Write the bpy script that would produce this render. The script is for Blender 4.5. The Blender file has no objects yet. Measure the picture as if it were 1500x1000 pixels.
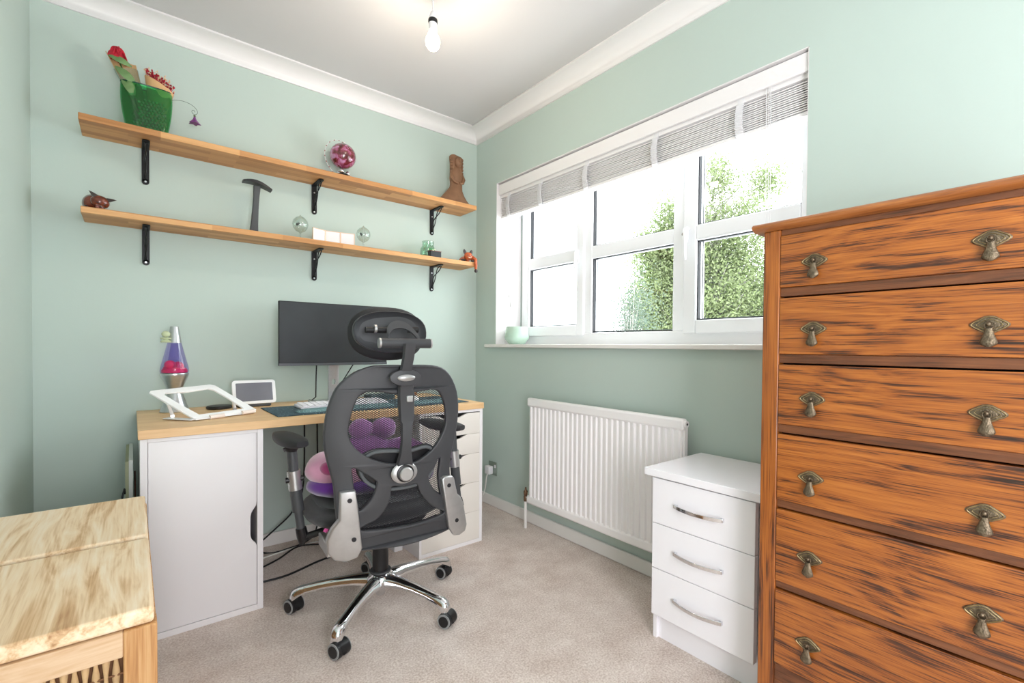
import bpy, bmesh, math, random
from mathutils import Vector, Matrix, noise
R = math.radians
PI = math.pi
SC = bpy.context.scene
COL = SC.collection
random.seed(7)

# ------------------------------------------------------------------ camera, world, lights, exposure
cd = bpy.data.cameras.new('camera')
cam = bpy.data.objects.new('camera', cd)
COL.objects.link(cam)
SC.camera = cam
cd.sensor_width = 36.0
cd.lens = 695.91 / 1500 * 36
cd.shift_x = -41.317 / 1500
cd.shift_y = 19.507 / 1500
cd.clip_start = 0.02
yaw, pit, rol = 0.70949, -0.016, 0.00834
fw = Vector((math.sin(yaw) * math.cos(pit), math.cos(yaw) * math.cos(pit), math.sin(pit)))
rt = Vector((math.cos(yaw), -math.sin(yaw), 0))
up = rt.cross(fw)
r2 = rt * math.cos(rol) + up * math.sin(rol)
u2 = -rt * math.sin(rol) + up * math.cos(rol)
M = Matrix((r2, u2, -fw)).transposed().to_4x4()
M.translation = Vector((-1.77324, -2.73953, 1.02855))
cam.matrix_world = M

W = bpy.data.worlds.new('overcast_sky')
SC.world = W
W.use_nodes = True
wn = W.node_tree.nodes
bg = wn['Background']
bg.inputs[0].default_value = (0.92, 0.95, 1.0, 1)
bg.inputs[1].default_value = 7.2

def area(name, loc, target, sx, sy, power, color):
    l = bpy.data.lights.new(name, 'AREA')
    l.shape = 'RECTANGLE'
    l.size, l.size_y, l.energy, l.color = sx, sy, power, color
    o = bpy.data.objects.new(name, l)
    COL.objects.link(o)
    o.location = loc
    o.rotation_euler = (Vector(target) - Vector(loc)).to_track_quat('-Z', 'Y').to_euler()
    return o
# added fill lamp, unseen behind the camera, bounced off ceiling and walls
area('added_ceiling_fill', (-1.15, -3.35, 1.15), (-1.05, -3.45, 2.45), 0.5, 0.5, 14, (0.93, 0.95, 1.0))
# added frontal fill lamp, unseen at the camera's end of the closed room
area('added_rear_fill', (-1.50, -3.85, 0.90), (-0.45, -0.6, 0.45), 1.0, 1.6, 50, (0.965, 0.94, 1.0))
vs = SC.view_settings
vs.view_transform = 'Standard'
vs.look = 'None'
vs.gamma = 1
vs.use_curve_mapping = False
vs.exposure = 0.42

# ------------------------------------------------------------------ materials
def new_mat(name):
    m = bpy.data.materials.new(name)
    m.use_nodes = True
    return m, m.node_tree, m.node_tree.nodes['Principled BSDF']

def s2l(c):
    return tuple(((v / 255) / 12.92 if v / 255 <= .04045 else ((v / 255 + .055) / 1.055) ** 2.4) for v in c) + (1,)

def pm(name, rgb, rough=.5, metal=0, spec=.5, vary=0.0, scale=8, bump=0, bscale=200, trans=0, ior=1.45, sheen=0, alpha=1, coat=0):
    """plain surface with a little procedural variation; rgb in sRGB 0-255"""
    m, t, b = new_mat(name)
    c = s2l(rgb)
    b.inputs['Base Color'].default_value = c
    b.inputs['Roughness'].default_value = rough
    b.inputs['Metallic'].default_value = metal
    b.inputs['Specular IOR Level'].default_value = spec
    b.inputs['Transmission Weight'].default_value = trans
    b.inputs['IOR'].default_value = ior
    b.inputs['Alpha'].default_value = alpha
    b.inputs['Coat Weight'].default_value = coat
    if sheen:
        b.inputs['Sheen Weight'].default_value = sheen
        b.inputs['Sheen Roughness'].default_value = .5
    tc = t.nodes.new('ShaderNodeTexCoord')
    if vary:
        n = t.nodes.new('ShaderNodeTexNoise')
        n.inputs['Scale'].default_value = scale
        n.inputs['Detail'].default_value = 4
        t.links.new(tc.outputs['Object'], n.inputs['Vector'])
        r = t.nodes.new('ShaderNodeValToRGB')
        r.color_ramp.elements[0].position = .3
        r.color_ramp.elements[1].position = .7
        r.color_ramp.elements[0].color = tuple(v * (1 - vary) for v in c[:3]) + (1,)
        r.color_ramp.elements[1].color = tuple(min(1, v * (1 + vary)) for v in c[:3]) + (1,)
        t.links.new(n.outputs['Fac'], r.inputs[0])
        t.links.new(r.outputs[0], b.inputs['Base Color'])
    if bump:
        n = t.nodes.new('ShaderNodeTexNoise')
        n.inputs['Scale'].default_value = bscale
        n.inputs['Detail'].default_value = 3
        t.links.new(tc.outputs['Object'], n.inputs['Vector'])
        bp = t.nodes.new('ShaderNodeBump')
        bp.inputs['Strength'].default_value = bump
        bp.inputs['Distance'].default_value = .004
        t.links.new(n.outputs['Fac'], bp.inputs['Height'])
        t.links.new(bp.outputs[0], b.inputs['Normal'])
    return m

def wood(name, stops, axis=0, grain=60, along=3, distort=1.5, rough=.45, fine=.35, bump=.15, coat=0, off=0, warp=.35):
    """wood grain running along object axis; stops = [(pos, rgb)]"""
    m, t, b = new_mat(name)
    L = t.links
    tc = t.nodes.new('ShaderNodeTexCoord')
    mp = t.nodes.new('ShaderNodeMapping')
    sc = [grain] * 3
    sc[axis] = along
    mp.inputs['Scale'].default_value = sc
    mp.inputs['Location'].default_value = (off, off * 1.7, off * .6)
    L.new(tc.outputs['Object'], mp.inputs['Vector'])
    # slow warp so the streaks wander like cathedral grain
    n0 = t.nodes.new('ShaderNodeTexNoise')
    n0.inputs['Scale'].default_value = 5
    n0.inputs['Detail'].default_value = 1
    mp0 = t.nodes.new('ShaderNodeMapping')
    s0 = [1.0] * 3
    s0[axis] = .35
    mp0.inputs['Scale'].default_value = s0
    mp0.inputs['Location'].default_value = (off * 3, off, off * 2)
    L.new(tc.outputs['Object'], mp0.inputs['Vector'])
    L.new(mp0.outputs[0], n0.inputs['Vector'])
    sub = t.nodes.new('ShaderNodeVectorMath')
    sub.operation = 'SCALE'
    sub.inputs['Scale'].default_value = grain * warp
    L.new(n0.outputs['Color'], sub.inputs[0])
    add = t.nodes.new('ShaderNodeVectorMath')
    L.new(mp.outputs[0], add.inputs[0])
    L.new(sub.outputs[0], add.inputs[1])
    n1 = t.nodes.new('ShaderNodeTexNoise')
    n1.inputs['Scale'].default_value = 1
    n1.inputs['Detail'].default_value = 5
    n1.inputs['Roughness'].default_value = .55
    n1.inputs['Distortion'].default_value = distort
    L.new(add.outputs[0], n1.inputs['Vector'])
    n2 = t.nodes.new('ShaderNodeTexNoise')
    n2.inputs['Scale'].default_value = 1
    n2.inputs['Detail'].default_value = 2
    mp2 = t.nodes.new('ShaderNodeMapping')
    s2 = [grain * 7] * 3
    s2[axis] = along * 3
    mp2.inputs['Scale'].default_value = s2
    L.new(tc.outputs['Object'], mp2.inputs['Vector'])
    L.new(mp2.outputs[0], n2.inputs['Vector'])
    mx = t.nodes.new('ShaderNodeMix')
    mx.inputs['Factor'].default_value = fine
    L.new(n1.outputs['Fac'], mx.inputs['A'])
    L.new(n2.outputs['Fac'], mx.inputs['B'])
    r = t.nodes.new('ShaderNodeValToRGB')
    els = r.color_ramp.elements
    while len(els) < len(stops):
        els.new(.5)
    for e, (p, c) in zip(els, stops):
        e.position = p
        e.color = s2l(c)
    L.new(mx.outputs['Result'], r.inputs[0])
    L.new(r.outputs[0], b.inputs['Base Color'])
    b.inputs['Roughness'].default_value = rough
    b.inputs['Coat Weight'].default_value = coat
    b.inputs['Coat Roughness'].default_value = .25
    bp = t.nodes.new('ShaderNodeBump')
    bp.inputs['Strength'].default_value = bump
    bp.inputs['Distance'].default_value = .002
    L.new(mx.outputs['Result'], bp.inputs['Height'])
    L.new(bp.outputs[0], b.inputs['Normal'])
    return m

M_wall = pm('mint_wall_paint', (190, 205, 197), .75, vary=.01, scale=3, bump=.05, bscale=120)
M_white = pm('white_paint', (240, 237, 237), .5, bump=.02, bscale=60)
M_ceil = pm('ceiling_paint', (212, 210, 210), .8, vary=.01, scale=2)
M_upvc = pm('white_upvc', (243, 244, 246), .3)
M_gasket = pm('black_gasket', (30, 30, 34), .5)
M_skirt = pm('skirting_gloss', (238, 235, 231), .35)
M_satin = pm('white_laminate', (244, 242, 243), .38)
M_gloss = pm('white_gloss_laminate', (248, 246, 250), .18)
M_lam = pm('grey_white_foil', (232, 229, 230), .4)
M_cream = pm('cream_white_foil', (236, 231, 223), .4)
M_dark = pm('interior_shade_black', (22, 22, 24), .8)  # near-black colour standing in for shade inside drawer unit and chest
M_rad = pm('radiator_enamel', (248, 245, 245), .3)
M_blk = pm('black_plastic', (26, 26, 28), .38, vary=.15, scale=20)
M_frame = pm('charcoal_plastic', (64, 65, 68), .42, bump=.08, bscale=900)
M_fabric = pm('black_seat_fabric', (44, 44, 47), .95, bump=.5, bscale=700, sheen=.3)
M_pad = pm('black_leatherette', (40, 40, 43), .55, bump=.1, bscale=500)
M_meshf = pm('black_mesh_yarn', (40, 40, 44), .8)
M_lumb = pm('grey_lumbar_foam', (92, 96, 98), .8, bump=.2, bscale=600)
M_silver = pm('silver_paint', (188, 188, 188), .35, metal=.75, vary=.05, scale=40)
M_alu = pm('brushed_aluminium', (200, 201, 203), .28, metal=.95, vary=.04, scale=90)
M_chrome = pm('chrome', (225, 225, 228), .08, metal=1)
M_black_metal = pm('black_iron', (28, 28, 30), .4, metal=.3)
M_grey_rubber = pm('grey_rubber', (150, 152, 152), .5)
M_brass = pm('aged_brass', (118, 104, 86), .42, metal=.85, vary=.35, scale=120, bump=.4, bscale=350)
M_brass_edge = pm('worn_bright_brass', (172, 152, 112), .35, metal=.85, vary=.2, scale=120)
M_screen = pm('dark_screen', (52, 55, 58), .3, vary=.12, scale=9)
M_grey_screen = pm('grey_display', (112, 112, 120), .3, vary=.05, scale=15)
M_copper = pm('old_copper', (120, 92, 72), .45, metal=.7, vary=.3, scale=90)
M_glass = pm('clear_glass', (250, 255, 252), .02, trans=1, ior=1.45)
M_cable_b = pm('black_cable', (24, 24, 26), .5)
M_cable_w = pm('white_cable', (225, 222, 216), .5)
M_paper = pm('white_paper', (235, 234, 236), .7)

def pane_mat():
    m, t, b = new_mat('window_glass')
    t.nodes.remove(b)
    out = t.nodes['Material Output']
    tr = t.nodes.new('ShaderNodeBsdfTransparent')
    tr.inputs[0].default_value = (.96, .98, .97, 1)
    gl = t.nodes.new('ShaderNodeBsdfGlossy')
    gl.inputs['Roughness'].default_value = .02
    lw = t.nodes.new('ShaderNodeLayerWeight')
    lw.inputs['Blend'].default_value = .5
    pw = t.nodes.new('ShaderNodeMath')
    pw.operation = 'POWER'
    pw.inputs[1].default_value = 5
    fr = t.nodes.new('ShaderNodeMath')
    fr.operation = 'MULTIPLY_ADD'
    fr.inputs[1].default_value = .45
    fr.inputs[2].default_value = .03
    t.links.new(lw.outputs['Facing'], pw.inputs[0])
    t.links.new(pw.outputs[0], fr.inputs[0])
    mx = t.nodes.new('ShaderNodeMixShader')
    t.links.new(fr.outputs[0], mx.inputs[0])
    t.links.new(tr.outputs[0], mx.inputs[1])
    t.links.new(gl.outputs[0], mx.inputs[2])
    t.links.new(mx.outputs[0], out.inputs[0])
    return m
M_pane = pane_mat()

def thin_glass(name, rgb, rough=.03, body=.12):
    """thin-walled coloured glass: transparent with a Fresnel gloss"""
    m, t, b = new_mat(name)
    t.nodes.remove(b)
    out = t.nodes['Material Output']
    tr = t.nodes.new('ShaderNodeBsdfTransparent')
    tr.inputs[0].default_value = s2l(rgb)
    gl = t.nodes.new('ShaderNodeBsdfGlossy')
    gl.inputs['Roughness'].default_value = rough
    lw = t.nodes.new('ShaderNodeLayerWeight')
    lw.inputs['Blend'].default_value = .5
    pw = t.nodes.new('ShaderNodeMath')
    pw.operation = 'POWER'
    pw.inputs[1].default_value = 3
    t.links.new(lw.outputs['Facing'], pw.inputs[0])
    ma = t.nodes.new('ShaderNodeMath')
    ma.operation = 'MULTIPLY_ADD'
    ma.inputs[1].default_value = .5
    ma.inputs[2].default_value = body
    mx = t.nodes.new('ShaderNodeMixShader')
    t.links.new(pw.outputs[0], ma.inputs[0])
    t.links.new(ma.outputs[0], mx.inputs[0])
    t.links.new(tr.outputs[0], mx.inputs[1])
    t.links.new(gl.outputs[0], mx.inputs[2])
    t.links.new(mx.outputs[0], out.inputs[0])
    return m
M_tglass = thin_glass('thin_clear_glass', (240, 246, 243))

def carpet_mat():
    m, t, b = new_mat('beige_carpet')
    L = t.links
    tc = t.nodes.new('ShaderNodeTexCoord')
    n = t.nodes.new('ShaderNodeTexNoise')
    n.inputs['Scale'].default_value = 7
    n.inputs['Detail'].default_value = 5
    n.inputs['Roughness'].default_value = .65
    L.new(tc.outputs['Object'], n.inputs['Vector'])
    n2 = t.nodes.new('ShaderNodeTexNoise')
    n2.inputs['Scale'].default_value = 150
    n2.inputs['Detail'].default_value = 4
    n2.inputs['Roughness'].default_value = .7
    L.new(tc.outputs['Object'], n2.inputs['Vector'])
    mx = t.nodes.new('ShaderNodeMix')
    mx.inputs['Factor'].default_value = .68
    L.new(n.outputs['Fac'], mx.inputs['A'])
    L.new(n2.outputs['Fac'], mx.inputs['B'])
    r = t.nodes.new('ShaderNodeValToRGB')
    r.color_ramp.elements[0].position = .38
    r.color_ramp.elements[0].color = s2l((196, 174, 160))
    r.color_ramp.elements[1].position = .62
    r.color_ramp.elements[1].color = s2l((250, 238, 229))
    L.new(mx.outputs['Result'], r.inputs[0])
    L.new(r.outputs[0], b.inputs['Base Color'])
    b.inputs['Roughness'].default_value = 1
    b.inputs['Specular IOR Level'].default_value = .1
    b.inputs['Sheen Weight'].default_value = .25
    bp = t.nodes.new('ShaderNodeBump')
    bp.inputs['Strength'].default_value = .9
    bp.inputs['Distance'].default_value = .006
    L.new(n2.outputs['Fac'], bp.inputs['Height'])
    L.new(bp.outputs[0], b.inputs['Normal'])
    return m
M_carpet = carpet_mat()

def stave_mat(name, cols, rough=.5):
    """oak butcher-block: staves along x, each its own tone"""
    m, t, b = new_mat(name)
    L = t.links
    tc = t.nodes.new('ShaderNodeTexCoord')
    # u along x, v = y + z so that edges show staves as well
    sx = t.nodes.new('ShaderNodeSeparateXYZ')
    L.new(tc.outputs['Object'], sx.inputs[0])
    ad = t.nodes.new('ShaderNodeMath')
    L.new(sx.outputs['Y'], ad.inputs[0])
    L.new(sx.outputs['Z'], ad.inputs[1])
    cb = t.nodes.new('ShaderNodeCombineXYZ')
    L.new(sx.outputs['X'], cb.inputs['X'])
    L.new(ad.outputs[0], cb.inputs['Y'])
    br = t.nodes.new('ShaderNodeTexBrick')
    br.offset = .37
    br.inputs['Scale'].default_value = 1
    br.inputs['Brick Width'].default_value = .28
    br.inputs['Row Height'].default_value = .041
    br.inputs['Mortar Size'].default_value = 0
    br.inputs['Color1'].default_value = (0, 0, 0, 1)
    br.inputs['Color2'].default_value = (1, 1, 1, 1)
    br.inputs['Mortar'].default_value = (.5, .5, .5, 1)
    L.new(cb.outputs[0], br.inputs['Vector'])
    mp = t.nodes.new('ShaderNodeMapping')
    mp.inputs['Scale'].default_value = (4, 90, 90)
    L.new(tc.outputs['Object'], mp.inputs['Vector'])
    n = t.nodes.new('ShaderNodeTexNoise')
    n.inputs['Scale'].default_value = 1
    n.inputs['Detail'].default_value = 4
    n.inputs['Distortion'].default_value = .6
    L.new(mp.outputs[0], n.inputs['Vector'])
    mx = t.nodes.new('ShaderNodeMix')
    mx.inputs['Factor'].default_value = .5
    L.new(br.outputs['Color'], mx.inputs['A'])
    L.new(n.outputs['Fac'], mx.inputs['B'])
    r = t.nodes.new('ShaderNodeValToRGB')
    els = r.color_ramp.elements
    els.new(.5)
    for e, p, c in zip(els, (.15, .5, .85), cols):
        e.position = p
        e.color = s2l(c)
    L.new(mx.outputs['Result'], r.inputs[0])
    L.new(r.outputs[0], b.inputs['Base Color'])
    b.inputs['Roughness'].default_value = rough
    return m
M_shelf = stave_mat('oak_shelf_staves', [(168, 112, 62), (204, 148, 92), (226, 176, 120)])
M_desk = wood('light_beech_desktop', [(.3, (212, 168, 118)), (.5, (228, 188, 138)), (.72, (236, 200, 152))], 0, 26, 1.2, .6, .45, fine=.25, bump=.03, warp=.1)
OAK = [(.35, (46, 26, 16)), (.42, (88, 46, 22)), (.475, (146, 80, 30)), (.58, (172, 100, 38)), (.72, (186, 116, 50))]
M_oak = [wood('amber_oak_drawer', OAK, 1, 62, 2.4, .35, .34, fine=.42, bump=.2, coat=.35, off=k * 3.7, warp=.11) for k in range(6)]
M_oakv = wood('amber_oak_stile', OAK, 2, 60, 2.2, .4, .36, fine=.4, bump=.2, coat=.3, off=2.2, warp=.06)
M_oakr = wood('dark_oak_rail', [(.3, (62, 36, 22)), (.5, (106, 62, 36)), (.7, (134, 82, 48))], 1, 50, 3, .6, .4, bump=.2, coat=.2, warp=.1)
M_oaktop = wood('oak_top_moulding', [(.3, (104, 58, 30)), (.5, (158, 96, 48)), (.7, (186, 122, 66))], 1, 50, 3, .6, .35, bump=.1, coat=.4, warp=.1)
MANGO = [(.30, (172, 128, 86)), (.40, (208, 172, 130)), (.50, (232, 206, 170)), (.62, (240, 222, 196)), (.74, (226, 200, 162))]
MANGO_DIMMED = [(.28, (176, 132, 92)), (.42, (200, 164, 126)), (.6, (212, 182, 148)), (.75, (218, 196, 166))]  # lid wood darkened for the front, offsetting the nearby fill lamp
M_mango = wood('pale_washed_wood', MANGO, 1, 34, 2.6, .7, .65, fine=.22, bump=.1, warp=.07)
M_mango2 = wood('washed_wood_dimmed_front', MANGO_DIMMED, 0, 30, 4, 1.2, .6, fine=.3, bump=.1, warp=.2)
M_post = wood('golden_post_wood', [(.3, (146, 98, 54)), (.45, (184, 134, 82)), (.6, (202, 160, 110)), (.75, (220, 190, 146))], 2, 60, 4, .9, .6, fine=.3, bump=.15, warp=.12)
M_wick = pm('natural_wicker', (186, 154, 112), .7, vary=.18, scale=30)
M_wick2 = pm('brown_wicker_stake', (110, 74, 44), .7, vary=.2, scale=30)

# ------------------------------------------------------------------ geometry helpers
class MB:
    def __init__(s):
        s.bm = bmesh.new()

    def box(s, a, b, rot=None, at=None):
        a, b = Vector(a), Vector(b)
        vs = []
        for i in range(8):
            v = Vector((a.x if i & 1 else b.x, a.y if i & 2 else b.y, a.z if i & 4 else b.z))
            if rot is not None:
                c = Vector(at) if at is not None else (a + b) / 2
                v = rot @ (v - c) + c
            vs.append(s.bm.verts.new(v))
        for f in ((0, 1, 3, 2), (4, 6, 7, 5), (0, 4, 5, 1), (2, 3, 7, 6), (0, 2, 6, 4), (1, 5, 7, 3)):
            s.bm.faces.new([vs[k] for k in f])
        return s

    def loft(s, rings, cap=True, closed=True):
        rr = [[s.bm.verts.new(p) for p in ring] for ring in rings]
        n = len(rr[0])
        for i in range(len(rr) - 1):
            for j in range(n if closed else n - 1):
                k = (j + 1) % n
                s.bm.faces.new((rr[i][j], rr[i][k], rr[i + 1][k], rr[i + 1][j]))
        if cap:
            s.bm.faces.new(list(reversed(rr[0])))
            s.bm.faces.new(rr[-1])
        return s

    def tube(s, pts, r, n=8, cap=True):
        pts = [Vector(p) for p in pts]
        rad = r if isinstance(r, (list, tuple)) else [r] * len(pts)
        rings = []
        up_ = None
        for i, p in enumerate(pts):
            d = (pts[min(i + 1, len(pts) - 1)] - pts[max(i - 1, 0)]).normalized()
            if up_ is None:
                up_ = Vector((0, 0, 1)) if abs(d.z) < .9 else Vector((1, 0, 0))
            a = d.cross(up_)
            if a.length < 1e-6:
                a = d.orthogonal()
            a.normalize()
            b = a.cross(d).normalized()
            up_ = b
            rings.append([p + (a * math.cos(t) + b * math.sin(t)) * rad[i] for t in [2 * PI * k / n for k in range(n)]])
        return s.loft(rings, cap)

    def cyl(s, a, b, r, n=24, r2=None):
        return s.tube([a, b], [r, r if r2 is None else r2], n)

    def lathe(s, prof, at=(0, 0, 0), n=32, cap=True, sx=1, sy=1):
        at = Vector(at)
        rings = [[at + Vector((math.cos(2 * PI * k / n) * r * sx, math.sin(2 * PI * k / n) * r * sy, z)) for k in range(n)] for r, z in prof]
        return s.loft(rings, cap)

    def ball(s, c, r, sc=(1, 1, 1), u=20, v=12, rot=None):
        c = Vector(c)
        n0 = len(s.bm.verts)
        res = bmesh.ops.create_uvsphere(s.bm, u_segments=u, v_segments=v, radius=r)
        for w in res['verts']:
            q = Vector((w.co.x * sc[0], w.co.y * sc[1], w.co.z * sc[2]))
            if rot is not None:
                q = rot @ q
            w.co = q + c
        return s

    def prism(s, pts, axis, a, b):
        """convex-ish polygon pts (2D) extruded along axis from a to b"""
        def P(p, w):
            q = list(p)
            q.insert(axis, w)
            return Vector(q)
        return s.loft([[P(p, a) for p in pts], [P(p, b) for p in pts]])

    def each(s, name, mat, parent=None, **kw):
        """one object per separate piece of the mesh"""
        s.bm.verts.ensure_lookup_table()
        seen, out = set(), []
        for v0 in s.bm.verts:
            if v0 in seen:
                continue
            st, isl = [v0], []
            seen.add(v0)
            while st:
                v = st.pop()
                isl.append(v)
                for e in v.link_edges:
                    w_ = e.other_vert(v)
                    if w_ not in seen:
                        seen.add(w_)
                        st.append(w_)
            q = MB()
            mp = {v: q.bm.verts.new(v.co) for v in isl}
            fs = {f for v in isl for f in v.link_faces}
            for f in sorted(fs, key=lambda f_: f_.index):
                q.bm.faces.new([mp[v] for v in f.verts])
            out.append(q.build(name, mat, parent, **kw))
        s.bm.free()
        return out

    def build(s, name, mat, parent=None, smooth=False, bevel=0, seg=2, subsurf=0, loc=None, rot=None):
        bmesh.ops.recalc_face_normals(s.bm, faces=s.bm.faces)
        me = bpy.data.meshes.new(name)
        s.bm.to_mesh(me)
        s.bm.free()
        return put(name, me, mat, parent, smooth, bevel, seg, subsurf, loc, rot)

def put(name, me, mat, parent=None, smooth=False, bevel=0, seg=2, subsurf=0, loc=None, rot=None):
    o = bpy.data.objects.new(name, me)
    COL.objects.link(o)
    if not me.materials:
        me.materials.append(mat)
    if parent is not None:
        o.parent = parent
    if loc is not None:
        o.location = loc
    if rot is not None:
        o.rotation_euler = rot
    if smooth:
        me.shade_smooth()
        me.set_sharp_from_angle(angle=R(smooth if smooth > 1 else 40))
    if bevel:
        bv = o.modifiers.new('bevel', 'BEVEL')
        bv.width = bevel
        bv.segments = seg
        bv.limit_method = 'ANGLE'
        bv.angle_limit = R(35)
        me.shade_smooth()
        me.set_sharp_from_angle(angle=R(50))
        bv.harden_normals = False
    if subsurf:
        ss = o.modifiers.new('subsurf', 'SUBSURF')
        ss.levels = ss.render_levels = subsurf
        me.shade_smooth()
    return o

def thing(name, label, cat, loc=(0, 0, 0), rotz=0, group=None):
    o = bpy.data.objects.new(name, None)
    o.empty_display_size = .05
    COL.objects.link(o)
    o.location = loc
    o.rotation_euler = (0, 0, rotz)
    return tag(o, label, cat, group)

def tag(o, label, cat, group=None):
    o['label'] = label
    o['category'] = cat
    if group:
        o['group'] = group
    return o

def lab(o, text):
    o['label'] = text
    return o

def struct(o):
    o['kind'] = 'structure'
    return o

def smooth_pts(pts, sub=3, closed=True):
    out = []
    n = len(pts)
    for i in range(n if closed else n - 1):
        g = lambda k: Vector(pts[k % n]) if closed else Vector(pts[min(max(k, 0), n - 1)])
        p0, p1, p2, p3 = g(i - 1), g(i), g(i + 1), g(i + 2)
        for k in range(sub):
            t = k / sub
            out.append(.5 * ((2 * p1) + (-p0 + p2) * t + (2 * p0 - 5 * p1 + 4 * p2 - p3) * t * t + (-p0 + 3 * p1 - 3 * p2 + p3) * t ** 3))
    if not closed:
        out.append(Vector(pts[-1]))
    return out

def plate(name, outer, holes, depth, mat, fn, parent=None, bevel=.003, sub=3, ang=40):
    """2D outline (u,v) with holes, thickness depth, fn(u, v, w) -> 3D point"""
    cu = bpy.data.curves.new(name, 'CURVE')
    cu.dimensions = '2D'
    cu.fill_mode = 'BOTH'
    cu.extrude = depth / 2 - bevel
    cu.bevel_depth = bevel
    cu.bevel_resolution = 2
    for loop in [outer] + holes:
        pts = smooth_pts(loop, sub) if sub > 1 else [Vector(p) for p in loop]
        sp = cu.splines.new('POLY')
        sp.points.add(len(pts) - 1)
        for q, p in zip(sp.points, pts):
            q.co = (p[0], p[1], 0, 1)
        sp.use_cyclic_u = True
    tmp = bpy.data.objects.new('tmp', cu)
    COL.objects.link(tmp)
    dg = bpy.context.evaluated_depsgraph_get()
    me = bpy.data.meshes.new_from_object(tmp.evaluated_get(dg))
    bpy.data.objects.remove(tmp)
    bpy.data.curves.remove(cu)
    me.name = name
    me.materials.clear()
    for v in me.vertices:
        v.co = fn(v.co.x, v.co.y, v.co.z)
    bm = bmesh.new()
    bm.from_mesh(me)
    bmesh.ops.remove_doubles(bm, verts=bm.verts, dist=1e-5)
    bmesh.ops.recalc_face_normals(bm, faces=bm.faces)
    bm.to_mesh(me)
    bm.free()
    return put(name, me, mat, parent, smooth=ang)

def copy_tree(o, parent=None):
    c = o.copy()
    COL.objects.link(c)
    c.parent = parent
    for ch in list(o.children):
        copy_tree(ch, c)
    return c

# ------------------------------------------------------------------ the room
LX, YB, H = -2.074, -3.9, 2.455
WY0, WY1, WZ0, WZ1 = -0.232, -2.0835, 1.045, 2.0735
WT = 0.30
struct(MB().box((LX - .1, YB - .1, -.06), (WT, .1, 0)).build('floor', M_carpet))
struct(MB().box((LX - .1, YB - .1, H), (WT, .1, H + .1)).build('ceiling', M_ceil))
struct(MB().box((LX - .1, 0, 0), (WT, .1, H)).build('wall_back', M_wall))
struct(MB().box((LX - .1, YB, 0), (LX, 0, H)).build('wall_left', M_wall))
struct(MB().box((LX - .1, YB - .1, 0), (WT, YB, H)).build('wall_front', M_wall))
w = MB()
w.box((0, YB, 0), (WT, 0, WZ0 - .02))
w.box((0, YB, WZ1), (WT, 0, H))
w.box((0, WY0, WZ0 - .02), (WT, 0, WZ1))
w.box((0, YB, WZ0 - .02), (WT, WY1, WZ1))
struct(w.build('wall_right', M_wall))
# white lining of the window reveal
lin = MB()
lin.box((.001, WY0 - .003, WZ0), (.20, WY0, WZ1))
lin.box((.001, WY1, WZ0), (.20, WY1 + .003, WZ1))
lin.box((.001, WY1, WZ1 - .003), (.20, WY0, WZ1))
struct(lin.build('trim_1', M_white))

def cove(d0, d1, fn):
    """cove cornice profile (distance from wall, height) swept between d0 and d1"""
    prof = [(0, H), (.106, H), (.106, H - .008), (.094, H - .010)]
    for k in range(9):
        t = k / 8 * PI / 2
        prof.append((.012 + .076 * (1 - math.sin(t)), H - .010 - .050 * (1 - math.cos(t))))
    prof += [(.010, H - .062), (.008, H - .069), (0, H - .069)]
    return MB().loft([[fn(p, d) for p in prof] for d in (d0, d1)])
struct(cove(LX, 0, lambda p, d: Vector((d + (p[0] if d < -1 else -p[0]), -p[0], p[1]))).build('trim_2', M_white, smooth=50))
struct(cove(YB, 0, lambda p, d: Vector((-p[0], d + (p[0] if d < -1 else -p[0]), p[1]))).build('trim_3', M_white, smooth=50))
struct(cove(YB, 0, lambda p, d: Vector((LX + p[0], d + (p[0] if d < -1 else -p[0]), p[1]))).build('trim_4', M_white, smooth=50))
def skirt(a, b, name):
    return struct(MB().box(a, b).build(name, M_skirt, bevel=.004))
skirt((LX, -.014, 0), (0, 0, .066), 'baseboard_back')
skirt((-.014, YB, 0), (0, -.014, .066), 'baseboard_right')
skirt((LX, YB, 0), (LX + .014, -.014, .066), 'baseboard_left')

# ------------------------------------------------------------------ window
win = bpy.data.objects.new('window_1', None)
COL.objects.link(win)
struct(win)
XF, XS, XG = .21, .195, .232      # frame face, sash face, glass
GL = [(-.326, -.764, 'L'), (-.8725, -1.409, 'C'), (-1.540, -1.9905, 'R')]
def bars(name, rects, x0, x1, mat, bev=.004):
    b = MB()
    for (ya, yb, za, zb) in rects:
        b.box((x0, ya, za), (x1, yb, zb))
    return b.build(name, mat, win, bevel=bev)
ZB, ZT = WZ0, WZ1
bars('frame', [(WY0, WY0 - .022, ZB, ZT), (WY1, WY1 + .022, ZB, ZT), (WY0, WY1, ZB, ZB + .022 + .045), (WY0, WY1, ZT - .06, ZT),
               (-.805, -.8725, ZB + .067, ZT - .06), (-1.409, -1.50, ZB + .067, ZT - .06), (-.8725, -1.409, 1.534, 1.605)], XF, XF + .07, M_upvc)
def sash(y0, y1, gy0, gy1, z0, gz0, t0, t1):
    zt, gt = ZT - .035, ZT - .10
    return bars('casement', [(y0, gy0, z0, zt), (gy1, y1, z0, zt), (gy0, gy1, z0, gz0), (gy0, gy1, gt, zt), (gy0, gy1, t0, t1)], XS, XS + .07, M_upvc, .006)
sash(-.252, -.822, -.326, -.764, 1.098, 1.161, 1.531, 1.602)
sash(-1.474, -2.061, -1.540, -1.9905, 1.098, 1.160, 1.526, 1.597)
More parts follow.
